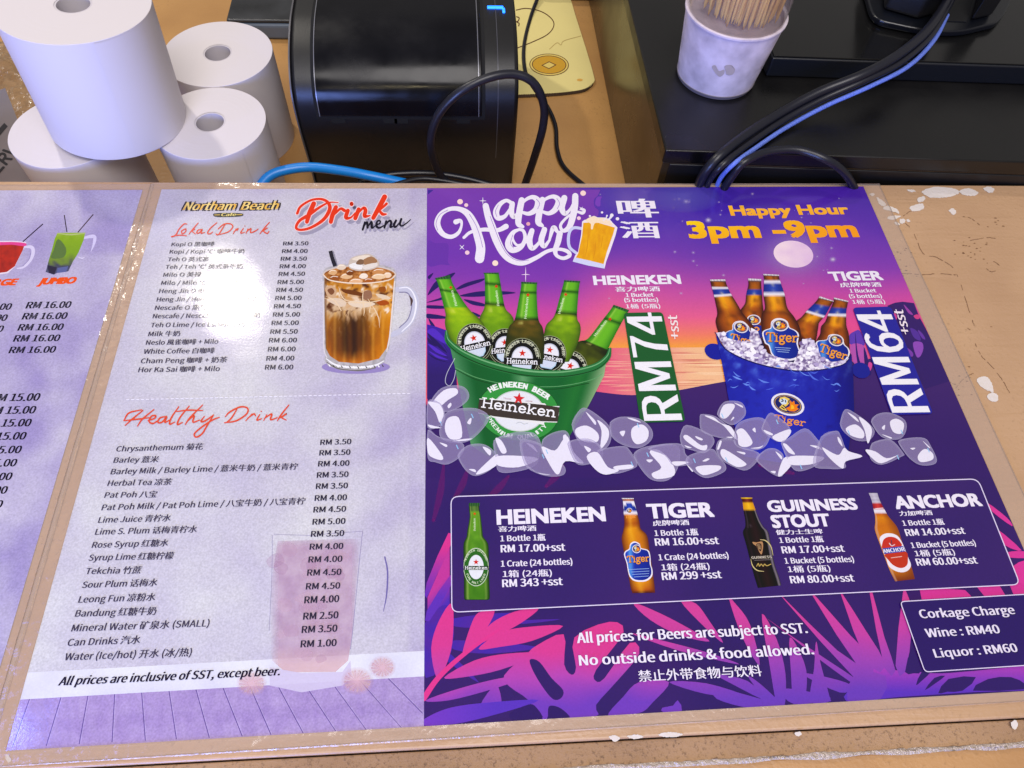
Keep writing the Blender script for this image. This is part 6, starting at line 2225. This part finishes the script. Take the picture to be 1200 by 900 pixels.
# ================================================================== FOOD MENU AT THE LEFT
fm = empty('food_menu', (-.12, -.16, .0002), 'lilac laminated price sheet with a red drink and a green drink at the left edge', 'menu')
e0, e1_ = P(167.5, 223), P(0, 784)
ed = (e1_ - e0).normalized()
bot = e0 + ed * SH
lf_ = Vector((-.21, -.006, 0))
sheet = [(e0.x, e0.y), (bot.x, bot.y), (bot.x + lf_.x, bot.y + lf_.y), (e0.x + lf_.x, e0.y + lf_.y * 0)]
frame('laminate_film', sheet, [(sheet[0][0] + .0058, sheet[0][1] + .005), (sheet[1][0] + .0062, sheet[1][1] - .006), (sheet[2][0] - .006, sheet[2][1] - .006), (sheet[3][0] - .006, sheet[3][1] + .005)], fm, .00075)
Pr.zc = .0005
Pr.box = None
p = Pr()
p.fill([pr((x, y, .0005)) for x, y in sheet], lambda x, y: mix((197, 191, 209), (158, 146, 192), .5 + fbm(x, y, .016, 3) * 1.2 + (.3 if x > 95 and y < 300 else 0)), 7)
Pf = p.build('menu_page', fm, INK_STONE)
Zf1 = Z(0, 240, 7.5)
p = Pr()
p.poly(Zf1([-150, 330, 0, 318, 120, 316, 232, 328, 215, 372, 130, 545, 70, 600, 0, 612, -150, 600]), (226, 214, 228))
p.fill(Zf1([-150, 345, 100, 340, 215, 355, 200, 400, 130, 540, 60, 590, 0, 598, -150, 590]), lambda x, y: mix((196, 52, 40), (150, 44, 40), .5 + fbm(x, y, .15, 3)), 3)
p.poly(Zf1([-150, 335, 100, 326, 228, 338, 214, 366, 100, 350, -150, 360]), (222, 70, 140), 2)
p.stroke(Zf1([220, 370, 275, 372, 292, 410, 270, 480, 210, 545, 150, 560]), [2.4, 4, 4.2, 3.6, 2.6, 1.2], (212, 204, 230))
p.stroke(Zf1([270, 425, 255, 480, 200, 540]), .6, (130, 120, 170))
p.stroke(Zf1([200, 325, 290, 245, 378, 168]), 1.3, (52, 38, 62), cap=False)
p.build('red_drink_picture', Pf, INK)
p = Pr()
p.stroke(Zf1([740, 290, 800, 278, 832, 285, 826, 340, 800, 410]), [2.6, 4, 4, 3, .6], (206, 198, 232))
p.fill(Zf1([505, 246, 750, 244, 735, 310, 690, 420, 640, 500, 612, 560, 600, 585, 500, 600, 470, 614, 402, 590, 430, 480, 455, 400, 480, 300]),
       lambda x, y: ramp((y - 240) * 7.5 + 40 * nz(x, y, .15), [(244, (150, 176, 70)), (300, (132, 168, 40)), (420, (124, 160, 44)), (500, (110, 132, 60)), (530, (70, 72, 90)), (610, (84, 86, 120))]), 2)
p.poly(Zf1([510, 300, 580, 380, 560, 460, 450, 470, 470, 400]), (92, 118, 64), 3)
p.poly(Zf1([415, 530, 500, 550, 480, 612, 430, 600]), (50, 46, 66))
p.poly(Zf1([505, 555, 600, 540, 580, 590, 500, 600]), (92, 100, 150))
p.stroke(Zf1([505, 250, 620, 262, 748, 250]), [.8, 1.6, .8], (176, 190, 120))
p.stroke(Zf1([565, 90, 588, 240]), 1.2, (52, 40, 56), cap=False, straight=True)
p.stroke(Zf1([820, 84, 684, 242]), 1.2, (70, 50, 58), cap=False, straight=True)
p.stroke(Zf1([680, 455, 720, 470, 745, 460]), [.4, 1, .4], (220, 214, 236))
p.build('green_drink_picture', Pf, INK)
p = Pr()
ORG = (232, 84, 30)
p.text('JUMBO', Zf1(335, 700), Zf1(648, 690), 7.6, ORG, it=.25, bold=.1)
p.text('LARGE', Zf1(-200, 716), Zf1(128, 704), 7.6, ORG, it=.25, bold=.1)
p.build('drink_size_heading', Pf, INK)
p = Pr(True)
DKT = (34, 28, 48)
for x0, y0, x1 in ((30, 361.5, 81.5), (25.5, 374.5, 77), (20.5, 387.5, 72.5), (15.3, 400.5, 68.5), (10, 414, 63.5)):
    p.text('RM 16.00', (x0, y0), (x1, y0 - .8), 8.2, DKT, it=.06, bold=.06)
p.build('price_list', Pf, INK)
p = Pr(True)
for x1, y0 in ((11.5, 363), (6.5, 376), (2, 389)):
    p.text('RM 14.00', (x1 - 51, y0 + .6), (x1, y0), 8.2, DKT, it=.06, bold=.06)
for x1, y0 in ((44.7, 469.5), (39.8, 484.5), (34.5, 499.5), (28.5, 515), (23, 531), (17.5, 546.5), (12, 562.5), (6.5, 578.5), (1, 595)):
    p.text('RM 15.00', (x1 - 57, y0 + 1), (x1, y0), 9.4, DKT, it=.06, bold=.06)
p.build('price_list', Pf, INK)
